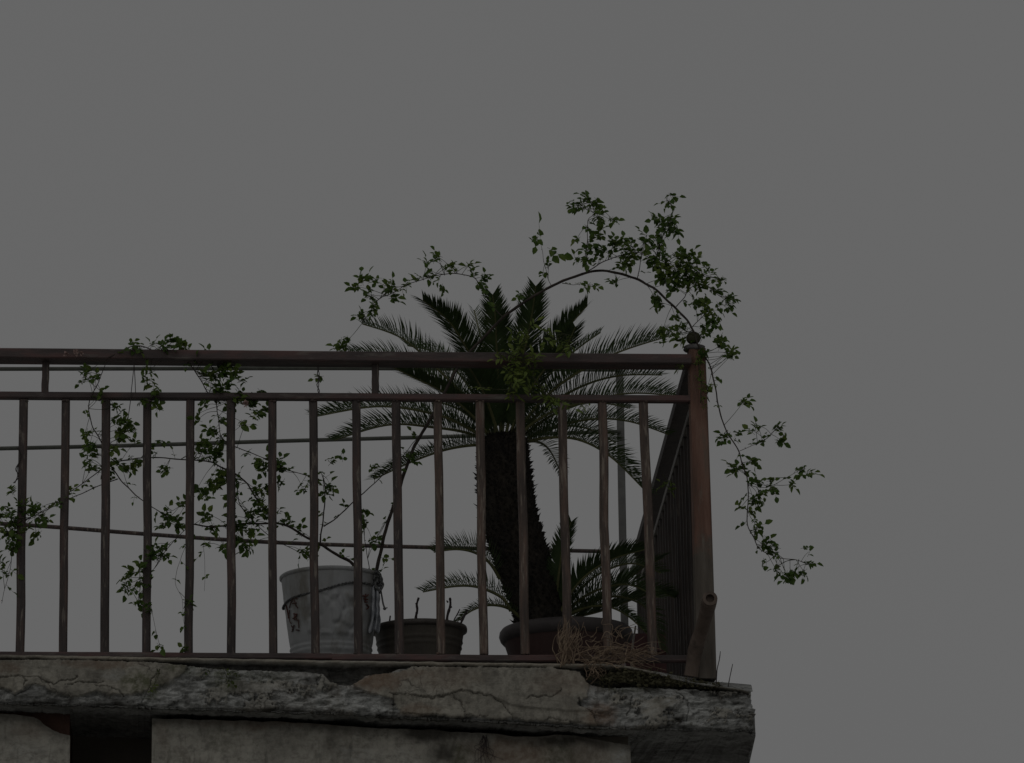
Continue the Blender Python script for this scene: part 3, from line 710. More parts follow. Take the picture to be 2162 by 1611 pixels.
stems = [([(878, 1305), (881, 1288), (880, 1276), (884, 1262)], YP-.02, .0042, 'thick pruned dead stem at the middle of the brown pot'),
         ([(944, 1305), (949, 1285), (951, 1275), (950, 1262)], YP-.01, .0046, 'knobbly forked dead stem behind the sixth baluster in the brown pot'),
         ([(958, 1312), (965, 1298), (971, 1286)], YP, .0022, 'thinnest dead stem leaning right in the brown pot'),
         ([(970, 1325), (978, 1305), (987, 1288)], YP, .0040, 'dead stem leaning furthest right over the brown pot rim'),
         ([(822, 1318), (824, 1300)], YP-.02, .0030, 'shortest dead stem near the left rim of the brown pot')]
for k, (pts, y, w, lab) in enumerate(stems):
    b = dead(pts, y, w, lab)
    if k == 1: b.tube([P(949, 1283, y), P(954, 1281, y)], .004, .003); b.tube([P(946, 1272, y), P(943, 1268, y)], .003, .002)
    if k == 0: b.tube([P(880, 1278, y), P(878, 1273, y)], .003, .0025)
    if k == 3: b.tube([P(976, 1310, y), P(970, 1308, y)], .0025, .002)
    tag(b.build('dead_stem', M['deadstem']), lab, 'stem', 'dead stems in the brown pot')

# wide bowl of the cycad
YC = .52; s_c = (CAM-P(1195, 1300, YC)).length/FPX; RC = 141*s_c
rc_ = rim_centre(1194, 1300, YC, RC); fz3 = floor_z(rc_.x); HC = rc_.z-fz3
bowl = thing('planter_bowl', 'wide round maroon clay bowl with a thick grey rim under the cycad', 'planter', Vector((rc_.x, rc_.y, fz3)))
prof = [(RC*.55, 0), (RC*.62, HC*.02)]+[(RC*(.62+.31*(i/24)**.75), HC*(.02+.80*i/24)) for i in range(1, 25)]
b = MB(); b.lathe(Vector((rc_.x, rc_.y, fz3)), prof, 96); b.build('body', M['bowl'], bowl, smooth=True)
b = MB(); b.lathe(Vector((rc_.x, rc_.y, fz3)), [(RC*.90, HC*.78), (RC*.945, HC*.80), (RC*.98, HC*.84), (RC, HC*.90), (RC*.99, HC*.96), (RC*.96, HC), (RC*.92, HC), (RC*.88, HC*.96), (RC*.87, HC*.85)], 96, cap_bottom=False)
b.build('rim', M['bowlrim'], bowl, smooth=True)
b = MB(); b.disc(Vector((rc_.x, rc_.y, fz3+HC*.93)), RC*.9, amp=.015); b.build('soil', M['soil'], bowl)
# maroon planter at the back
pm = P(1372, 1338, 1.45); fzm = floor_z(pm.x)
planter = thing('planter_box', 'dark maroon planter box at the back corner behind the end baluster', 'planter', Vector((pm.x, pm.y+.09, fzm)))
hm = pm.z-fzm
b = MB()
for zz0, zz1, g0, g1 in ((0, hm*.86, .085, .1),):
    pr0 = [(-g0, -g0), (g0, -g0), (g0, g0), (-g0, g0)]
    b.sweep([Vector((pm.x, pm.y+.09, fzm)), Vector((pm.x, pm.y+.09, fzm+hm*.86))], pr0, upv=Vector((0, 1, 0)), scale=[.85, 1])
b.build('body', M['maroon'], planter)
b = MB(); b.sweep([Vector((pm.x, pm.y+.09, fzm+hm*.86)), Vector((pm.x, pm.y+.09, fzm+hm))], [(-.095, -.095), (.095, -.095), (.095, .095), (-.095, .095)], upv=Vector((0, 1, 0)))
b.build('rim', M['maroon'], planter)
b = MB(); b.tube([P(1333, 1385, .9), P(1337, 1352, .92), P(1342, 1322, .94)], .0035, .003)
q0 = P(1333, 1385, .9); b.tube([Vector((q0.x, q0.y, floor_z(q0.x))), q0], .0035)
tag(b.build('stick', M['pale_wire']), 'thin pale stick standing upright at the right of the bowl rim', 'stick')

# ------------------------------------------------------------------ cycad
YT = YC
cyc = thing('cycad', 'shaggy trunked sago palm with stiff feathery fronds growing in the clay bowl', 'palm', Vector((rc_.x-.03, YT, fz3+HC*.9)))
tr = [(1061, 925, 46), (1062, 945, 54), (1063, 980, 58), (1066, 1030, 61), (1076, 1090, 60), (1090, 1140, 60), (1106, 1190, 60), (1122, 1240, 57), (1137, 1285, 55), (1145, 1330, 60)]
cl = smooth_path([P(x, y, YT) for x, y, _ in tr], 6)
rad = []
for i in range(len(cl)):
    k = i/6; j = min(int(k), len(tr)-2); f = k-j; rad.append((tr[j][2]*(1-f)+tr[j+1][2]*f)*s_c)
b = MB(); ns_ = 28
b.sweep(cl, [(math.cos(2*math.pi*j/ns_), math.sin(2*math.pi*j/ns_)) for j in range(ns_)], upv=Vector((0, 1, 0)), scale=[r*.95 for r in rad])
for q in range(2300):                                                   # old leaf bases in a spiral
    t = (q+.5)/2300; i = t*(len(cl)-1.001); j = int(i); p = cl[j].lerp(cl[j+1], i-j); r = rad[j]
    a = q*2.39996+RND.uniform(-.1, .1)
    ax = (cl[j]-cl[j+1]).normalized()
    e1 = Vector((0, 1, 0)); e1 = (e1-ax*e1.dot(ax)).normalized(); e2 = ax.cross(e1)
    nrm = e1*math.cos(a)+e2*math.sin(a); tan = ax.cross(nrm)
    base = p+nrm*(r*.93); L = RND.uniform(.007, .018)*(1 if RND.random() < .9 else 1.7)
    tip = base+nrm*L*RND.uniform(.5, 1.05)+ax*L*RND.uniform(.2, 1.0)+tan*RND.uniform(-.004, .004)
    w = RND.uniform(.004, .0075); h = RND.uniform(.004, .007)
    n0 = len(b.v); b.v += [base-tan*w, base+ax*h, base+tan*w, base-ax*h, tip]
    for k in range(4): b.f.append((n0+k, n0+(k+1) % 4, n0+4))
b.build('trunk', M['trunk'], cyc)

def frond(path, y0, y1, L=.085, V=50, n=46, ymid=None, start=.10, w=.0044, asym=0, curl=.25, steep=0):
    pts = []
    m_ = len(path)
    for i, (x, y) in enumerate(path):
        f = i/(m_-1)
        yy = y0+(y1-y0)*f if ymid is None else (y0*(1-f)**2+2*ymid*f*(1-f)+y1*f*f)
        pts.append(P(x, y, yy))
    sp_ = smooth_path(pts, 8)
    # arc length resample
    acc = [0.0]
    for a, c in zip(sp_, sp_[1:]): acc.append(acc[-1]+(c-a).length)
    tot = acc[-1]
    def at(s):
        s = max(0, min(tot*.9999, s)); i = 0
        while acc[i+1] < s: i += 1
        f = (s-acc[i])/max(1e-9, acc[i+1]-acc[i]); return sp_[i].lerp(sp_[i+1], f), (sp_[i+1]-sp_[i]).normalized()
    b = MB(); b.tube([at(tot*i/24)[0] for i in range(25)], .0055, .0018, sides=6)
    rach = b.build('frond', M['rachis'], cyc)
    lf = MB(); Vr = R(V)
    hint = Vector((0, 0, 1))
    for k in range(n):
        s = start+(1-start)*(k+.3)/n; p, t = at(s*tot)
        up = hint-t*hint.dot(t)
        if up.length < .15: up = Vector((0, -1, .1))-t*Vector((0, -1, .1)).dot(t)
        up.normalize(); side_ = t.cross(up)
        prof_ = min(1, .35+s*2.6)*(1-.45*sm(.72, 1.0, s))
        al = R((80-34*s)*(1-steep)+(58-16*s)*steep)
        for sg in (1, -1):
            if RND.random() < .025: continue
            l = L*prof_*RND.uniform(.86, 1.08)*(1+asym*sg)
            vv = Vr+R(RND.uniform(-7, 7)); a2 = al+R(RND.uniform(-5, 5))
            d = (side_*(sg*math.cos(vv))+up*math.sin(vv))*math.sin(a2)+t*math.cos(a2)
            d2 = (d+t*curl*.6-up*curl*.5).normalized()
            nn = d.cross(t).normalized(); wv = d.cross(nn).normalized()*(w*.5)
            m1 = p+d*l*.5; e = m1+d2*l*.5
            n0 = len(lf.v); off = nn*.0006
            lf.v += [p-wv*.7, p+wv*.7, m1+wv+off, m1-wv+off, e]
            lf.f += [(n0, n0+1, n0+2, n0+3), (n0+3, n0+2, n0+4)]
    o = lf.build('leaflets', M['frond'], rach)
    return rach
B0 = (1060, 938)
FR = [  # path from the crown, depth at base, depth at tip, leaflet length, V angle, pairs
    ([(1052, 932), (1015, 800), (985, 735), (945, 675), (893, 634)], .50, .22, .088, 20, 54),
    ([(1058, 930), (1052, 800), (1048, 720), (1046, 670), (1040, 622)], .50, .30, .078, 16, 50),
    ([(1066, 930), (1092, 800), (1112, 720), (1124, 660), (1131, 604)], .50, .26, .080, 16, 50),
    ([(1072, 930), (1120, 810), (1160, 740), (1200, 690), (1240, 645)], .52, .34, .080, 34, 50),
    ([(1076, 930), (1130, 830), (1180, 770), (1225, 732), (1268, 702)], .52, .60, .060, 40, 46),
    ([(1082, 930), (1140, 850), (1220, 785), (1310, 742), (1412, 710)], .52, .45, .098, 48, 56),
    ([(1082, 932), (1150, 862), (1230, 815), (1310, 793), (1398, 792)], .54, .30, .075, 30, 54),
    ([(1085, 935), (1160, 880), (1250, 845), (1340, 830), (1442, 838)], .56, .62, .085, 52, 56),
    ([(1088, 938), (1160, 905), (1250, 885), (1330, 890), (1412, 918)], .56, .66, .070, 45, 52),
    ([(1088, 940), (1150, 925), (1220, 928), (1290, 965), (1362, 1036)], .54, .42, .100, 46, 54),
    ([(1086, 940), (1130, 932), (1160, 950), (1185, 1000)], .56, .80, .060, 30, 30),
    ([(1050, 932), (1032, 800), (1022, 740), (1012, 700), (1001, 655)], .56, .74, .062, 34, 42),
    ([(1044, 932), (1000, 860), (930, 785), (850, 715), (765, 684)], .54, .42, .085, 42, 56),
    ([(1044, 935), (980, 850), (900, 790), (820, 752), (735, 742)], .54, .62, .075, 44, 52),
    ([(1040, 938), (990, 905), (920, 875), (800, 858), (664, 880)], .52, .44, .088, 50, 62),
    ([(1040, 940), (990, 915), (920, 903), (820, 897), (705, 930)], .54, .58, .082, 50, 56),
    ([(1040, 942), (1000, 940), (940, 950), (870, 975), (790, 1012)], .52, .36, .075, 40, 50),
    ([(1046, 936), (1000, 880), (940, 830), (880, 800), (815, 768)], .50, .28, .072, 24, 50),
    ([(1050, 932), (1010, 850), (970, 790), (920, 745), (860, 730)], .56, .80, .080, 40, 48),
    ([(1070, 930), (1110, 840), (1150, 780), (1190, 740), (1215, 690)], .50, .20, .075, 20, 46),
    ([(1076, 932), (1140, 850), (1200, 800), (1270, 765), (1340, 770)], .50, .22, .072, 24, 50),
    ([(1060, 930), (1065, 850), (1075, 790), (1085, 740), (1090, 690)], .54, .80, .080, 24, 44),
    ([(1056, 930), (1030, 850), (1005, 800), (985, 770), (960, 752)], .48, .14, .070, 22, 42),
    ([(1080, 935), (1130, 890), (1190, 860), (1260, 850), (1330, 862)], .50, .26, .066, 34, 46),
    ([(1044, 935), (1005, 890), (960, 860), (900, 845), (850, 850)], .54, .74, .070, 40, 44),
    ([(1064, 930), (1085, 860), (1120, 800), (1145, 770), (1165, 735)], .56, .85, .075, 28, 42),
    ([(1086, 938), (1140, 915), (1190, 900), (1240, 905), (1300, 935)], .58, .86, .080, 44, 46),
    # small fronds at the foot of the trunk
    ([(1055, 1222), (1035, 1190), (1005, 1168), (965, 1160), (916, 1166)], .47, .36, .075, 58, 36),
    ([(1078, 1290), (1060, 1262), (1010, 1240), (960, 1238), (893, 1250)], .46, .36, .066, 52, 44),
    ([(1100, 1305), (1070, 1283), (1030, 1278), (995, 1290), (966, 1312)], .48, .44, .040, 46, 34),
    ([(1175, 1285), (1178, 1230), (1186, 1170), (1196, 1130), (1206, 1102)], .50, .40, .055, 18, 34),
    ([(1180, 1300), (1210, 1245), (1250, 1205), (1300, 1178), (1362, 1160)], .48, .34, .075, 40, 46),
    ([(1180, 1305), (1230, 1262), (1280, 1240), (1330, 1235), (1390, 1262)], .52, .46, .082, 46, 46),
    ([(1180, 1308), (1230, 1285), (1280, 1280), (1325, 1300), (1368, 1340)], .52, .40, .060, 36, 44),
    ([(1182, 1300), (1240, 1230), (1290, 1200), (1340, 1190), (1395, 1210)], .54, .62, .085, 34, 46),
    ([(1182, 1305), (1250, 1270), (1310, 1260), (1370, 1290), (1395, 1370)], .56, .64, .060, 40, 46),
]
FR.append(([(1190, 1305), (1250, 1275), (1310, 1235), (1355, 1200), (1400, 1178)], .66, .78, .075, 24, 46))
FR.append(([(1186, 1308), (1260, 1292), (1330, 1268), (1380, 1250), (1425, 1262)], .70, .86, .075, 30, 46))
BROAD = (0, 1, 2, 3, 17, 19, 22, 30, 31, 36, 37)
for k, fr in enumerate(FR):
    if k in BROAD: frond(fr[0], fr[1], fr[2], fr[3]*1.08, fr[4], int(fr[5]*2.9), w=.0050, steep=1)
    elif k in (27, 28, 29): frond(fr[0], fr[1], fr[2], fr[3], fr[4]+4, int(fr[5]*1.2), w=.0028)
    else: frond(fr[0], fr[1], fr[2], fr[3]*1.05, fr[4], int(fr[5]*1.55), w=.0036)

# ------------------------------------------------------------------ leaves
def leaflet(b, p, d, nrm, l, w):
    d = d.normalized(); s = d.cross(nrm)
    if s.length < 1e-4: s = d.cross(Vector((1, 0, 0)))
    s.normalize(); n = s.cross(d)
    f = w*.35
    n0 = len(b.v)
    b.v += [p, p+d*l*.35+s*w*.5+n*f*.5, p+d*l*.72+s*w*.36+n*f*.3-n*l*.05, p+d*l-n*l*.14, p+d*l*.72-s*w*.36+n*f*.3-n*l*.05, p+d*l*.35-s*w*.5+n*f*.5, p+d*l*.4]
    b.f += [(n0, n0+1, n0+6), (n0+1, n0+2, n0+6), (n0+2, n0+3, n0+6), (n0+3, n0+4, n0+6), (n0+4, n0+5, n0+6), (n0+5, n0, n0+6)]
def rvec():
    while True:
        v = Vector((RND.uniform(-1, 1), RND.uniform(-1, 1), RND.uniform(-1, 1)))
        if .1 < v.length < 1: return v.normalized()
def spray(b, tw, p, d, size, nl=5, narrow=.5):
    """compound leaf: a thin stalk with opposite leaflets and one at its end"""
    d = (d+Vector((0, 0, -.35))*RND.random()).normalized()
    L = size*RND.uniform(1.1, 1.7)
    nrm = (Vector((0, -.35, .9))+rvec()*.8).normalized()
    s = d.cross(nrm).normalized()
    pts = [p, p+d*L*.5+nrm*L*.04, p+d*L]
    tw.tube(pts, .0006, .0004, sides=3, caps=False)
    pairs = (nl-1)//2
    for k in range(pairs):
        q = p+d*L*(.35+.5*k/max(1, pairs))
        for sg in (1, -1):
            if RND.random() < .1: continue
            l = size*RND.uniform(.7, 1.05)
            leaflet(b, q, (s*sg+d*.45+rvec()*.25), (nrm+rvec()*.35).normalized(), l, l*narrow*RND.uniform(.85, 1.15))
    l = size*RND.uniform(.9, 1.2)
    leaflet(b, p+d*L, d+rvec()*.2, (nrm+rvec()*.3).normalized(), l, l*narrow)

class Plant:
    def __init__(s, root, leafmat, canemat, size=.017, narrow=.52):
        s.root = root; s.lm = leafmat; s.cm = canemat; s.canes = []; s.size = size; s.narrow = narrow
    def cane(s, path, r0, r1, y0, y1, thorns=True, name='cane'):
        pts = [P(x, y, y0+(y1-y0)*i/(len(path)-1)) for i, (x, y) in enumerate(path)]
        sp_ = smooth_path(pts, 6)
        sp_ = [q+Vector((noise.noise(q*25), noise.noise(q*25+Vector((5, 0, 0))), noise.noise(q*25+Vector((0, 7, 0)))))*.003 for q in sp_]
        b = MB(); b.tube(sp_, r0, r1, sides=6, wob=.08)
        if thorns:
            for q, q2 in zip(sp_[1::2], sp_[2::2]):
                if RND.random() < .55:
                    t = (q2-q).normalized(); n = t.cross(rvec()).normalized(); n0 = len(b.v)
                    w = t*.0016; b.v += [q+w, q-w, q+n.cross(t)*.001, q+n*(r0*.6+.0045)-t*.001]; b.f += [(n0, n0+1, n0+3), (n0+1, n0+2, n0+3), (n0+2, n0, n0+3)]
        o = b.build(name, s.cm, s.root, smooth=True)
        s.canes.append((o, sp_, MB(), MB()))
    def cluster(s, px, py, r, n, y=None, nl=5, size=None, maxd=.08):
        size = size or s.size
        for _ in range(n):
            a = RND.uniform(0, 6.283); rr = r*math.sqrt(RND.random())
            x, yy = px+rr*math.cos(a), py+rr*math.sin(a)
            best = None
            for c in s.canes:                                           # nearest cane in the view, then leaf at its depth
                for q in c[1]:
                    ux, uy = to_px(q); dd = (ux-x)**2+(uy-yy)**2
                    if best is None or dd < best[0]: best = (dd, q, c)
            c = best[2]; q = c[1][max(0, min(len(c[1])-1, c[1].index(best[1])+RND.randint(-5, 5)))]
            yd = (q.y if y is None else y)+RND.uniform(-.035, .035)
            p = P(x, yy, yd)
            if best[0]**.5*MPP < maxd and RND.random() < .6:
                mid = q.lerp(p, .5)+Vector((0, 0, .15*(p-q).length*RND.uniform(-.6, 1)))
                c[3].tube(smooth_path([q, mid, p], 3), .0009, .0005, sides=4, caps=False)
            d = (p-q); d = d.normalized() if d.length > 1e-3 else rvec()
            d = (d+rvec()*.9).normalized()
            spray(c[2], c[3], p-d*size*.8, d, size*RND.uniform(.72, 1.2), RND.choice((3, 5, 5, 7)) if nl == 5 else nl, s.narrow)
    def finish(s):
        for o, _, lf, tw in s.canes:
            if not lf.f: continue
            nf = len(lf.f); n0 = len(lf.v); lf.v += tw.v; lf.f += [tuple(k+n0 for k in q) for q in tw.f]
            fo = lf.build('foliage', s.lm, o); fo.data.materials.append(M['twig'])
            for k in range(nf, len(lf.f)): fo.data.polygons[k].material_index = 1
    def along(s, every=.05, skip=()):
        """lone sprays all along the canes, so that the leaves run on between the clusters"""
        for ci, (o, sp_, lf, tw) in enumerate(s.canes):
            if ci in skip: continue
            acc = RND.uniform(0, every)
            for q, q2 in zip(sp_, sp_[1:]):
                acc += (q2-q).length
                if acc > every:
                    acc = RND.uniform(-.5, .2)*every
                    t = (q2-q).normalized(); d = (t.cross(rvec()).normalized()+t*.4).normalized()
                    spray(lf, tw, q, d, s.size*RND.uniform(.65, 1.05), RND.choice((3, 3, 5)), s.narrow)

rose = thing('climbing_rose', 'climbing rose arching from the white bucket over railing and corner post', 'rose', Vector((rb.x+.06, rb.y, fz+HB*.92)))
PL = Plant(rose, M['leaf'], M['cane'], .0205, .68)
PL.cane([(792, 1225), (797, 1190), (815, 1120), (840, 1040), (865, 965), (888, 918), (912, 878), (945, 815), (970, 772), (1005, 730), (1060, 672), (1110, 636), (1165, 605), (1240, 575), (1290, 573),
         (1340, 588), (1385, 612), (1420, 645), (1450, 675), (1467, 705)], .0054, .0032, .26, -.02)
PL.cane([(1467, 705), (1475, 730), (1490, 755), (1503, 785), (1511, 825), (1520, 872), (1540, 920), (1560, 955), (1570, 990), (1580, 1030), (1577, 1100), (1590, 1135), (1605, 1160), (1640, 1176), (1680, 1182),
         (1708, 1192)], .0026, .0010, -.03, -.10)
PL.cane([(1062, 670), (1045, 652), (1030, 630), (1015, 605), (1000, 587), (975, 579), (945, 578), (900, 588), (860, 600), (835, 615), (800, 632), (785, 655), (765, 682)], .0018, .0008, .05, .12)
PL.cane([(1238, 573), (1236, 540), (1240, 500), (1242, 465), (1255, 450), (1245, 425)], .0014, .0007, .03, .04)
PL.cane([(1165, 605), (1157, 585), (1147, 545), (1142, 510)], .0010, .0005, .03, .05)
PL.cane([(1345, 590), (1350, 568), (1358, 520), (1366, 495)], .0014, .0007, .02, .0)
PL.cane([(1382, 560), (1395, 510), (1412, 465), (1422, 440), (1408, 420), (1416, 410)], .0013, .0006, .02, .03)
PL.cane([(1240, 573), (1272, 554), (1310, 540), (1350, 532), (1382, 545), (1420, 560), (1470, 580), (1520, 590)], .0016, .0008, .03, -.06)
PL.cane([(1428, 648), (1445, 628), (1455, 610), (1485, 600), (1520, 625), (1548, 630)], .0014, .0007, .0, -.05)
PL.cane([(1462, 690), (1480, 672), (1500, 655), (1508, 680)], .0012, .0007, -.01, -.05)
PL.cane([(1560, 952), (1590, 940), (1620, 925), (1642, 900)], .0009, .0005, -.08, -.12)
PL.cane([(1580, 1024), (1620, 1028), (1660, 1008), (1700, 985)], .0009, .0005, -.08, -.10)
PL.cane([(1187, 598), (1210, 602), (1235, 598), (1252, 606)], .0009, .0005, .03, .0)
# left side of the bush
PL.cane([(768, 1225), (740, 1188), (700, 1165), (675, 1150), (640, 1130), (600, 1108), (570, 1105), (500, 1107), (450, 1113), (410, 1107)], .0048, .0022, .24, .03)
PL.cane([(675, 1150), (682, 1100), (686, 1040), (682, 1005)], .0026, .0012, .18, .10)
PL.cane([(683, 1112), (720, 1085), (790, 1020), (835, 980), (885, 920)], .0022, .0010, .18, .20)
PL.cane([(580, 1106), (540, 1050), (510, 1010), (465, 985), (440, 975), (390, 970), (330, 967), (270, 970), (235, 980), (215, 985)], .0026, .0014, .10, .03)
PL.cane([(235, 985), (260, 1020), (300, 1055), (345, 1085), (370, 1102)], .0020, .0010, .03, .06)
PL.cane([(250, 1012), (210, 1025), (150, 1052), (90, 1080), (45, 1105), (20, 1130)], .0016, .0008, .03, -.02)
PL.cane([(215, 990), (150, 1038), (95, 1075), (60, 1090)], .0015, .0008, .03, -.02)
PL.cane([(225, 985), (218, 945), (203, 915), (190, 885), (188, 850), (205, 810), (220, 775), (228, 750)], .0018, .0010, .03, -.05)
PL.cane([(228, 755), (250, 745), (272, 733), (300, 730), (335, 746), (370, 756), (400, 770), (422, 800), (440, 830), (455, 850), (460, 880), (470, 925), (500, 945), (540, 960), (590, 985), (640, 1003), (675, 1012)], .0018, .0012, -.055, .06)
PL.cane([(500, 1010), (505, 1060), (530, 1095), (560, 1125), (600, 1150), (640, 1170), (658, 1182)], .0014, .0008, .05, .20)
PL.cane([(400, 1110), (375, 1135), (345, 1170), (325, 1200), (300, 1225), (290, 1270)], .0012, .0007, .03, -.02)
PL.cane([(318, 1270), (325, 1310), (333, 1345), (338, 1368)], .0006, .0004, -.02, -.03, False)
PL.cane([(32, 1120), (25, 1175), (15, 1225), (2, 1275)], .0010, .0006, .0, -.03)
PL.cane([(430, 1150), (433, 1200), (431, 1247)], .0005, .0004, .03, .02, False)
PL.cane([(392, 1150), (375, 1200), (372, 1235), (385, 1265), (388, 1310), (394, 1375)], .0006, .0004, .0, -.03, False)
PL.cane([(795, 1195), (808, 1150), (823, 1085), (833, 1058), (846, 1052)], .0014, .0008, .25, .22)
PL.cane([(780, 1205), (772, 1150), (768, 1100), (762, 1075)], .0012, .0006, .25, .2)
TOPR = [(1215, 432, 15, 4), (1240, 425, 14, 3), (1262, 438, 14, 4), (1235, 413, 5, 1), (1268, 460, 8, 2), (1270, 476, 10, 2), (1292, 468, 8, 2), (1245, 482, 7, 1), (1217, 505, 6, 1), (1270, 495, 6, 1), (1240, 520, 11, 3),
        (1265, 530, 12, 3), (1243, 545, 9, 2), (1215, 547, 6, 1), (1300, 525, 20, 6), (1325, 515, 14, 4), (1330, 540, 18, 5), (1310, 552, 16, 4), (1365, 520, 16, 5), (1388, 510, 13, 4), (1375, 545, 16, 4), (1400, 535, 12, 3),
        (1396, 470, 10, 3), (1418, 465, 8, 3), (1385, 460, 8, 2), (1410, 430, 7, 2), (1415, 412, 3, 1), (1415, 490, 13, 4), (1432, 485, 7, 1), (1440, 535, 16, 5), (1460, 545, 14, 5), (1440, 570, 19, 7), (1410, 580, 18, 6),
        (1425, 602, 18, 6), (1465, 577, 16, 5), (1482, 600, 14, 4), (1395, 562, 16, 5), (1455, 600, 14, 4), (1300, 592, 6, 2), (1238, 604, 8, 1), (1256, 606, 6, 1), (1385, 627, 9, 3), (1395, 643, 7, 2), (1432, 667, 9, 2),
        (1470, 636, 11, 3), (1490, 640, 9, 3), (1500, 660, 13, 4), (1510, 682, 12, 4), (1525, 645, 10, 2), (1546, 625, 9, 3), (1540, 647, 7, 2), (1520, 590, 9, 2), (1512, 615, 7, 2), (1490, 565, 9, 2), (1440, 690, 9, 3),
        (1430, 706, 9, 3), (1446, 716, 6, 2), (1400, 700, 7, 2), (1402, 718, 5, 1), (1490, 697, 10, 3), (1524, 720, 12, 4), (1545, 742, 9, 3), (1530, 752, 6, 1), (1484, 745, 8, 3), (1145, 575, 5, 1), (1160, 558, 4, 1),
        (1095, 622, 5, 2), (1495, 815, 7, 2), (1514, 800, 4, 1), (1574, 845, 8, 3), (1530, 925, 11, 4), (1560, 915, 5, 1), (1600, 905, 9, 2), (1585, 910, 4, 1), (1640, 900, 7, 2), (1650, 925, 8, 2), (1605, 930, 4, 1),
        (1590, 975, 9, 3), (1550, 990, 8, 3), (1567, 985, 5, 1), (1600, 1015, 9, 3), (1625, 1010, 5, 1), (1632, 1035, 8, 2), (1610, 1045, 9, 2), (1595, 1058, 9, 3), (1562, 1065, 6, 1), (1590, 1085, 5, 1), (1595, 1110, 7, 2),
        (1597, 1125, 5, 1), (1620, 1145, 11, 4), (1632, 1160, 9, 2), (1615, 1185, 4, 1), (1637, 1197, 6, 1), (1640, 1216, 5, 1), (1662, 1215, 8, 3), (1680, 1205, 9, 2), (1695, 1210, 6, 2), (1705, 1160, 7, 1), (1710, 1190, 5, 1),
        (1690, 995, 7, 2), (1712, 993, 7, 1), (1678, 1020, 6, 1)]
LEFTARCH = [(750, 605, 5, 1), (768, 590, 7, 2), (795, 590, 7, 2), (822, 605, 11, 4), (780, 615, 9, 2), (790, 640, 7, 2), (835, 628, 5, 1), (762, 660, 7, 2), (785, 658, 7, 2), (855, 600, 5, 1), (880, 585, 7, 1), (897, 552, 5, 1),
            (920, 545, 10, 3), (905, 578, 9, 2), (920, 590, 7, 1), (950, 565, 11, 3), (935, 605, 5, 1), (995, 565, 9, 2), (1022, 585, 8, 2), (1015, 605, 7, 2), (1035, 620, 8, 1), (715, 722, 7, 2), (735, 720, 7, 2), (720, 738, 9, 2)]
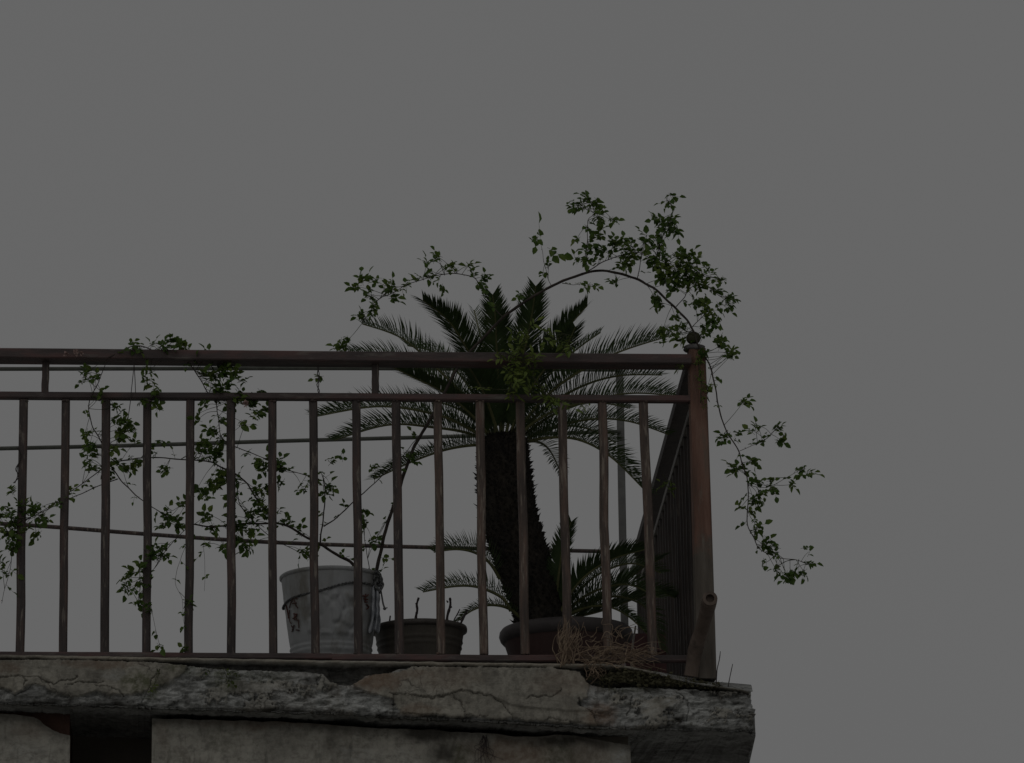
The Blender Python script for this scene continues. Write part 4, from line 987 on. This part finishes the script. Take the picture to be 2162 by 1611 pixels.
LEFT = [(285, 730, 13, 3), (330, 728, 11, 2), (365, 712, 9, 2), (350, 730, 11, 3), (385, 735, 14, 5), (410, 755, 9, 3), (292, 745, 7, 2), (440, 755, 7, 2), (455, 785, 17, 6), (475, 775, 11, 4), (495, 790, 9, 2), (470, 802, 17, 6),
        (465, 822, 14, 5), (430, 790, 9, 2), (510, 800, 4, 1), (500, 832, 17, 5), (530, 845, 14, 4), (552, 835, 9, 2), (540, 870, 11, 3), (560, 862, 7, 2), (490, 850, 11, 3), (185, 790, 11, 3), (172, 805, 5, 1), (200, 800, 7, 1),
        (215, 830, 11, 3), (310, 790, 11, 3), (320, 806, 7, 1), (330, 825, 7, 1), (295, 845, 9, 2), (325, 855, 9, 2), (240, 860, 7, 2), (250, 885, 9, 3), (265, 895, 11, 3), (255, 910, 11, 4), (278, 905, 9, 3), (260, 925, 8, 2),
        (285, 927, 7, 1), (180, 920, 7, 2), (195, 940, 9, 3), (205, 957, 7, 2), (240, 950, 9, 2), (240, 975, 9, 2), (185, 975, 7, 2), (190, 990, 7, 2), (215, 990, 11, 3), (265, 985, 11, 3), (285, 980, 7, 2), (320, 945, 9, 2),
        (345, 930, 7, 1), (350, 990, 7, 2), (430, 856, 7, 2), (420, 880, 7, 1), (475, 885, 7, 2), (510, 895, 7, 2), (450, 910, 11, 3), (430, 945, 14, 5), (455, 955, 17, 5), (470, 930, 9, 2), (435, 970, 7, 1), (520, 957, 7, 1),
        (550, 985, 13, 4), (575, 980, 14, 5), (595, 990, 7, 2), (470, 1000, 17, 6), (490, 1015, 14, 5), (450, 1020, 13, 4), (420, 1035, 11, 3), (440, 1042, 9, 2), (490, 1050, 11, 3), (540, 1035, 9, 2), (560, 1035, 9, 2),
        (545, 1070, 14, 5), (560, 1080, 9, 3), (530, 1085, 9, 3), (590, 1020, 6, 1), (640, 1030, 9, 2), (655, 1015, 8, 2), (690, 1030, 13, 4), (680, 995, 5, 1), (697, 970, 8, 1), (722, 960, 6, 1), (385, 1065, 7, 2), (350, 1085, 11, 4),
        (370, 1100, 13, 4), (345, 1105, 9, 2), (435, 1090, 9, 3), (450, 1110, 9, 2), (490, 1100, 11, 4), (510, 1115, 11, 3), (530, 1120, 9, 2), (500, 1140, 9, 2), (520, 1150, 11, 4), (440, 1150, 7, 1), (470, 1155, 7, 2),
        (590, 1080, 7, 1), (605, 1100, 9, 2), (640, 1120, 7, 1), (640, 1165, 8, 2), (652, 1178, 6, 1), (25, 1040, 5, 1), (45, 1070, 11, 3), (70, 1075, 11, 3), (20, 1077, 9, 2), (85, 1095, 13, 4), (30, 1110, 17, 6), (45, 1120, 17, 6),
        (15, 1130, 14, 5), (30, 1150, 11, 4), (75, 1130, 7, 1), (0, 1100, 14, 3), (-40, 1110, 25, 6), (130, 1060, 7, 1), (150, 1030, 5, 1), (330, 1160, 14, 5), (320, 1172, 9, 3), (345, 1170, 7, 2), (300, 1200, 9, 3), (275, 1215, 9, 3),
        (260, 1240, 7, 2), (295, 1227, 9, 2), (310, 1240, 7, 2), (280, 1245, 5, 1), (290, 1275, 9, 2), (310, 1280, 9, 2), (5, 1190, 7, 1), (10, 1212, 6, 1), (395, 1270, 7, 2), (340, 1365, 4, 1), (395, 1372, 5, 1), (765, 1080, 7, 2),
        (770, 1100, 9, 3), (790, 1140, 9, 3), (805, 1205, 5, 1), (795, 985, 9, 2), (870, 965, 8, 3), (672, 795, 3, 1)]
for c in TOPR+LEFTARCH+LEFT: PL.cluster(c[0], c[1], c[2], max(1, round(c[3]*2.0)))
for c in ((1130, 508, 8, 3), (1140, 492, 4, 1), (1172, 532, 5, 2), (740, 1172, 3, 1)): PL.cluster(c[0], c[1], c[2], c[3], size=.032, nl=3, maxd=.03)
PL.along(.05, skip=(0, 4))
PL.finish()
for k, (x, y, r) in enumerate(((140, 748, 7), (160, 744, 8), (172, 746, 6), (519, 853, 10))):
    c = P(x, y, -.075); b = MB()
    for q in range(14):
        d = (rvec()+Vector((0, -.3, .1))).normalized(); leaflet(b, c, d, rvec(), r*MPP*RND.uniform(.8, 1.2), r*MPP*.8)
    b.build('bloom', M['bloom'], rose)

# yellow-green creeper over the rail in front of the crown, on the post and on the rod
def creeper(name, label, stems, clusters, y, size=.02, narrow=.3):
    q = P(*stems[0][0], y)
    t = thing(name, label, 'creeper', q)
    pl = Plant(t, M['creeper'], M['twig'], size, narrow)
    for s in stems: pl.cane(s, .0014, .0007, y, y-.01, False, 'stem')
    for c in clusters: pl.cluster(c[0], c[1], c[2], max(1, round(c[3]*1.15)), maxd=.12)
    pl.finish()
creeper('creeper', 'yellow green creeper draped over the top rail in front of the cycad crown',
        [[(1160, 845), (1130, 800), (1105, 760), (1100, 730), (1115, 700), (1120, 690)], [(1105, 760), (1080, 750), (1055, 745)], [(1110, 735), (1150, 715), (1190, 706), (1215, 712)], [(1105, 770), (1075, 800), (1080, 822), (1010, 818)],
         [(1130, 800), (1170, 840), (1235, 855)]],
        [(1110, 700, 14, 4), (1130, 695, 12, 3), (1160, 715, 16, 5), (1190, 720, 13, 4), (1205, 735, 8, 2), (1090, 725, 14, 4), (1065, 745, 12, 4), (1095, 755, 18, 7), (1115, 765, 18, 7), (1085, 775, 16, 6), (1120, 795, 18, 6), (1078, 800, 14, 5),
         (1105, 815, 14, 5), (1140, 820, 13, 4), (1155, 835, 12, 4), (1080, 825, 9, 3), (1015, 818, 10, 2), (1170, 850, 9, 3), (1200, 855, 9, 2), (1235, 856, 9, 2), (1095, 790, 14, 4)], -.075, .026, .34)
creeper('creeper', 'moss green creeper clinging to the upper part of the corner post',
        [[(1478, 850), (1480, 810), (1474, 770), (1470, 745)], [(1474, 770), (1445, 765), (1432, 762)]],
        [(1478, 765, 9, 5), (1482, 785, 8, 5), (1478, 800, 8, 4), (1484, 820, 6, 4), (1484, 840, 5, 3), (1440, 768, 9, 3), (1432, 765, 5, 1), (1480, 750, 7, 2), (1486, 862, 4, 2)], -.04, .016, .28)
creeper('leaf_sprig', 'small green leaf sprig caught on the middle rail of the side railing', [[(1398, 1000), (1408, 1012), (1415, 1028), (1418, 1045)]],
        [(1400, 1020, 6, 2), (1418, 1022, 7, 2), (1412, 1035, 6, 2)], .42, .022, .42)

# ------------------------------------------------------------------ dry grass, moss, weeds and twigs on the ledge
b = MB()
for k in range(210):
    t = RND.random()
    if k < 70:
        x0, y0 = RND.uniform(1178, 1215), RND.uniform(1375, 1410)
        path = [(x0, y0), (x0+RND.uniform(-14, 10), y0-RND.uniform(15, 40)), (x0+RND.uniform(-8, 24), y0-RND.uniform(40, 80))]
    elif k < 160:
        x0, y0 = RND.uniform(1190, 1340), RND.uniform(1376, 1408)
        path = [(x0, y0), (x0+RND.uniform(5, 35), y0-RND.uniform(-6, 22)), (x0+RND.uniform(25, 75), y0-RND.uniform(-14, 26))]
    elif k < 180:
        x0, y0 = RND.uniform(1230, 1330), RND.uniform(1340, 1395)
        path = [(x0, y0), (x0+RND.uniform(-20, 25), y0-RND.uniform(5, 30)), (x0+RND.uniform(-30, 45), y0-RND.uniform(10, 50))]
    else:
        x0, y0 = RND.uniform(1240, 1275), RND.uniform(1395, 1410)
        path = [(x0, y0), (x0+RND.uniform(-8, 10), y0+RND.uniform(8, 20)), (x0+RND.uniform(-14, 16), y0+RND.uniform(15, 38))]
    yy = RND.uniform(-.125, -.03)
    path = [path[0], ((path[0][0]+path[1][0])/2+RND.uniform(-9, 9), (path[0][1]+path[1][1])/2+RND.uniform(-7, 7)), path[1], ((path[1][0]+path[2][0])/2+RND.uniform(-10, 10), (path[1][1]+path[2][1])/2+RND.uniform(-8, 8)), path[2]]
    q = [P(x, y, yy+RND.uniform(-.015, .015)) for x, y in path]
    b.tube(smooth_path(q, 4), RND.uniform(.0008, .0018), .0007, sides=4, caps=False)
b.tube(smooth_path([P(1215, 1382, -.1), P(1270, 1366, -.11), P(1330, 1372, -.1), P(1390, 1392, -.08)], 5), .0018, .001, sides=4)
b.tube(smooth_path([P(1270, 1350, -.08), P(1280, 1333, -.09), P(1300, 1345, -.09), P(1312, 1340, -.09)], 5), .0016, .001, sides=4)
o = b.build('dry_grass', M['straw']); tag(o, 'tangled tuft of dry straw coloured grass caught on the railing foot', 'dry grass')
def clump(name, label, cat, pts, mat, y, rmin, rmax, hairs=0):
    b = MB()
    for (x, yy, n, sx, sy) in pts:
        for _ in range(n):
            c = P(x+RND.gauss(0, sx), yy+RND.gauss(0, sy), y+RND.uniform(-.02, .02)); r = RND.uniform(rmin, rmax)
            v0 = len(b.v); b.sphere(c, r, 7, 5, sz=.7)
            for k in range(v0, len(b.v)): b.v[k] = b.v[k]+Vector((noise.noise(b.v[k]*120), noise.noise(b.v[k]*120+Vector((3, 0, 0))), noise.noise(b.v[k]*120+Vector((0, 3, 0)))))*r*.6
        for _ in range(hairs):
            c = P(x+RND.gauss(0, sx*1.2), yy+RND.gauss(0, sy*1.2), y-.01); d = rvec()
            b.tube([c, c+d*.01, c+d*.016+rvec()*.006], .0006, .0004, sides=3, caps=False)
    return tag(b.build(name, mat), label, cat)
clump('moss_clump', 'dark mossy root clump on the ledge below the dry grass', 'moss', [(1290, 1433, 70, 18, 6), (1325, 1426, 150, 20, 7), (1355, 1431, 130, 18, 7), (1390, 1438, 90, 16, 4)], M['moss'], -.088, .002, .0065, 150)
clump('moss_strip', 'flat brownish moss strip at the foot of the pipe stub', 'moss', [(1430, 1441, 90, 18, 3), (1470, 1444, 90, 18, 3), (1503, 1451, 60, 12, 2)], M['moss'], -.07, .002, .005, 50)
def weed(label, base, clusters, size, y):
    t = thing('weed', label, 'weed', P(*base, y))
    pl = Plant(t, M['weed'], M['twig'], size, .6)
    for (x, yy, r, n) in clusters: pl.cane([base, ((base[0]+x)/2+RND.uniform(-4, 4), (base[1]+yy)/2), (x, yy)], .0009, .0005, y, y-.015, False, 'stem')
    for c in clusters: pl.cluster(*c, nl=3)
    pl.finish()
weed('leafy green weed growing from the crack below the sixth baluster', (470, 1408), [(490, 1422, 9, 5), (484, 1434, 6, 4), (492, 1440, 5, 3), (440, 1415, 5, 1)], .013, -.135)
weed('smallest green weed hanging in the slab crack at the left', (337, 1412), [(318, 1455, 5, 3), (325, 1445, 4, 1), (335, 1420, 4, 1)], .011, -.125)
for pts, lab in (([(1512, 1446), (1514, 1415), (1519, 1392), (1521, 1375)], 'taller dry twig standing on the slab corner next to the post'),
                 ([(1537, 1452), (1541, 1430), (1547, 1402)], 'shorter dry twig nearest the end of the slab corner')):
    b = MB(); b.tube(smooth_path([P(x, y, -.05) for x, y in pts], 5), .0018, .0011, sides=5, wob=.15); b.tube([P(*pts[0], -.05), P(pts[0][0], pts[0][1]+8, -.05)], .0018)
    tag(b.build('dry_twig', M['deadstem']), lab, 'twig', 'dry twigs on the slab corner')
b = MB()
for k in range(12):
    x, y = 1022+RND.gauss(0, 3), 1551+RND.uniform(0, 6)
    q = [P(x, y, YW-.004), P(x+RND.gauss(0, 5), y+RND.uniform(12, 22), YW-.007), P(x+RND.gauss(0, 12), y+RND.uniform(26, 40), YW-.006), P(x+RND.gauss(3, 18), y+RND.uniform(40, 75), YW-.004)]
    b.tube(smooth_path(q, 4), .0008, .0004, sides=4, caps=False)
tag(b.build('dry_roots', M['deadstem']), 'thin dry brown roots hanging down the stained wall under the slab', 'roots')
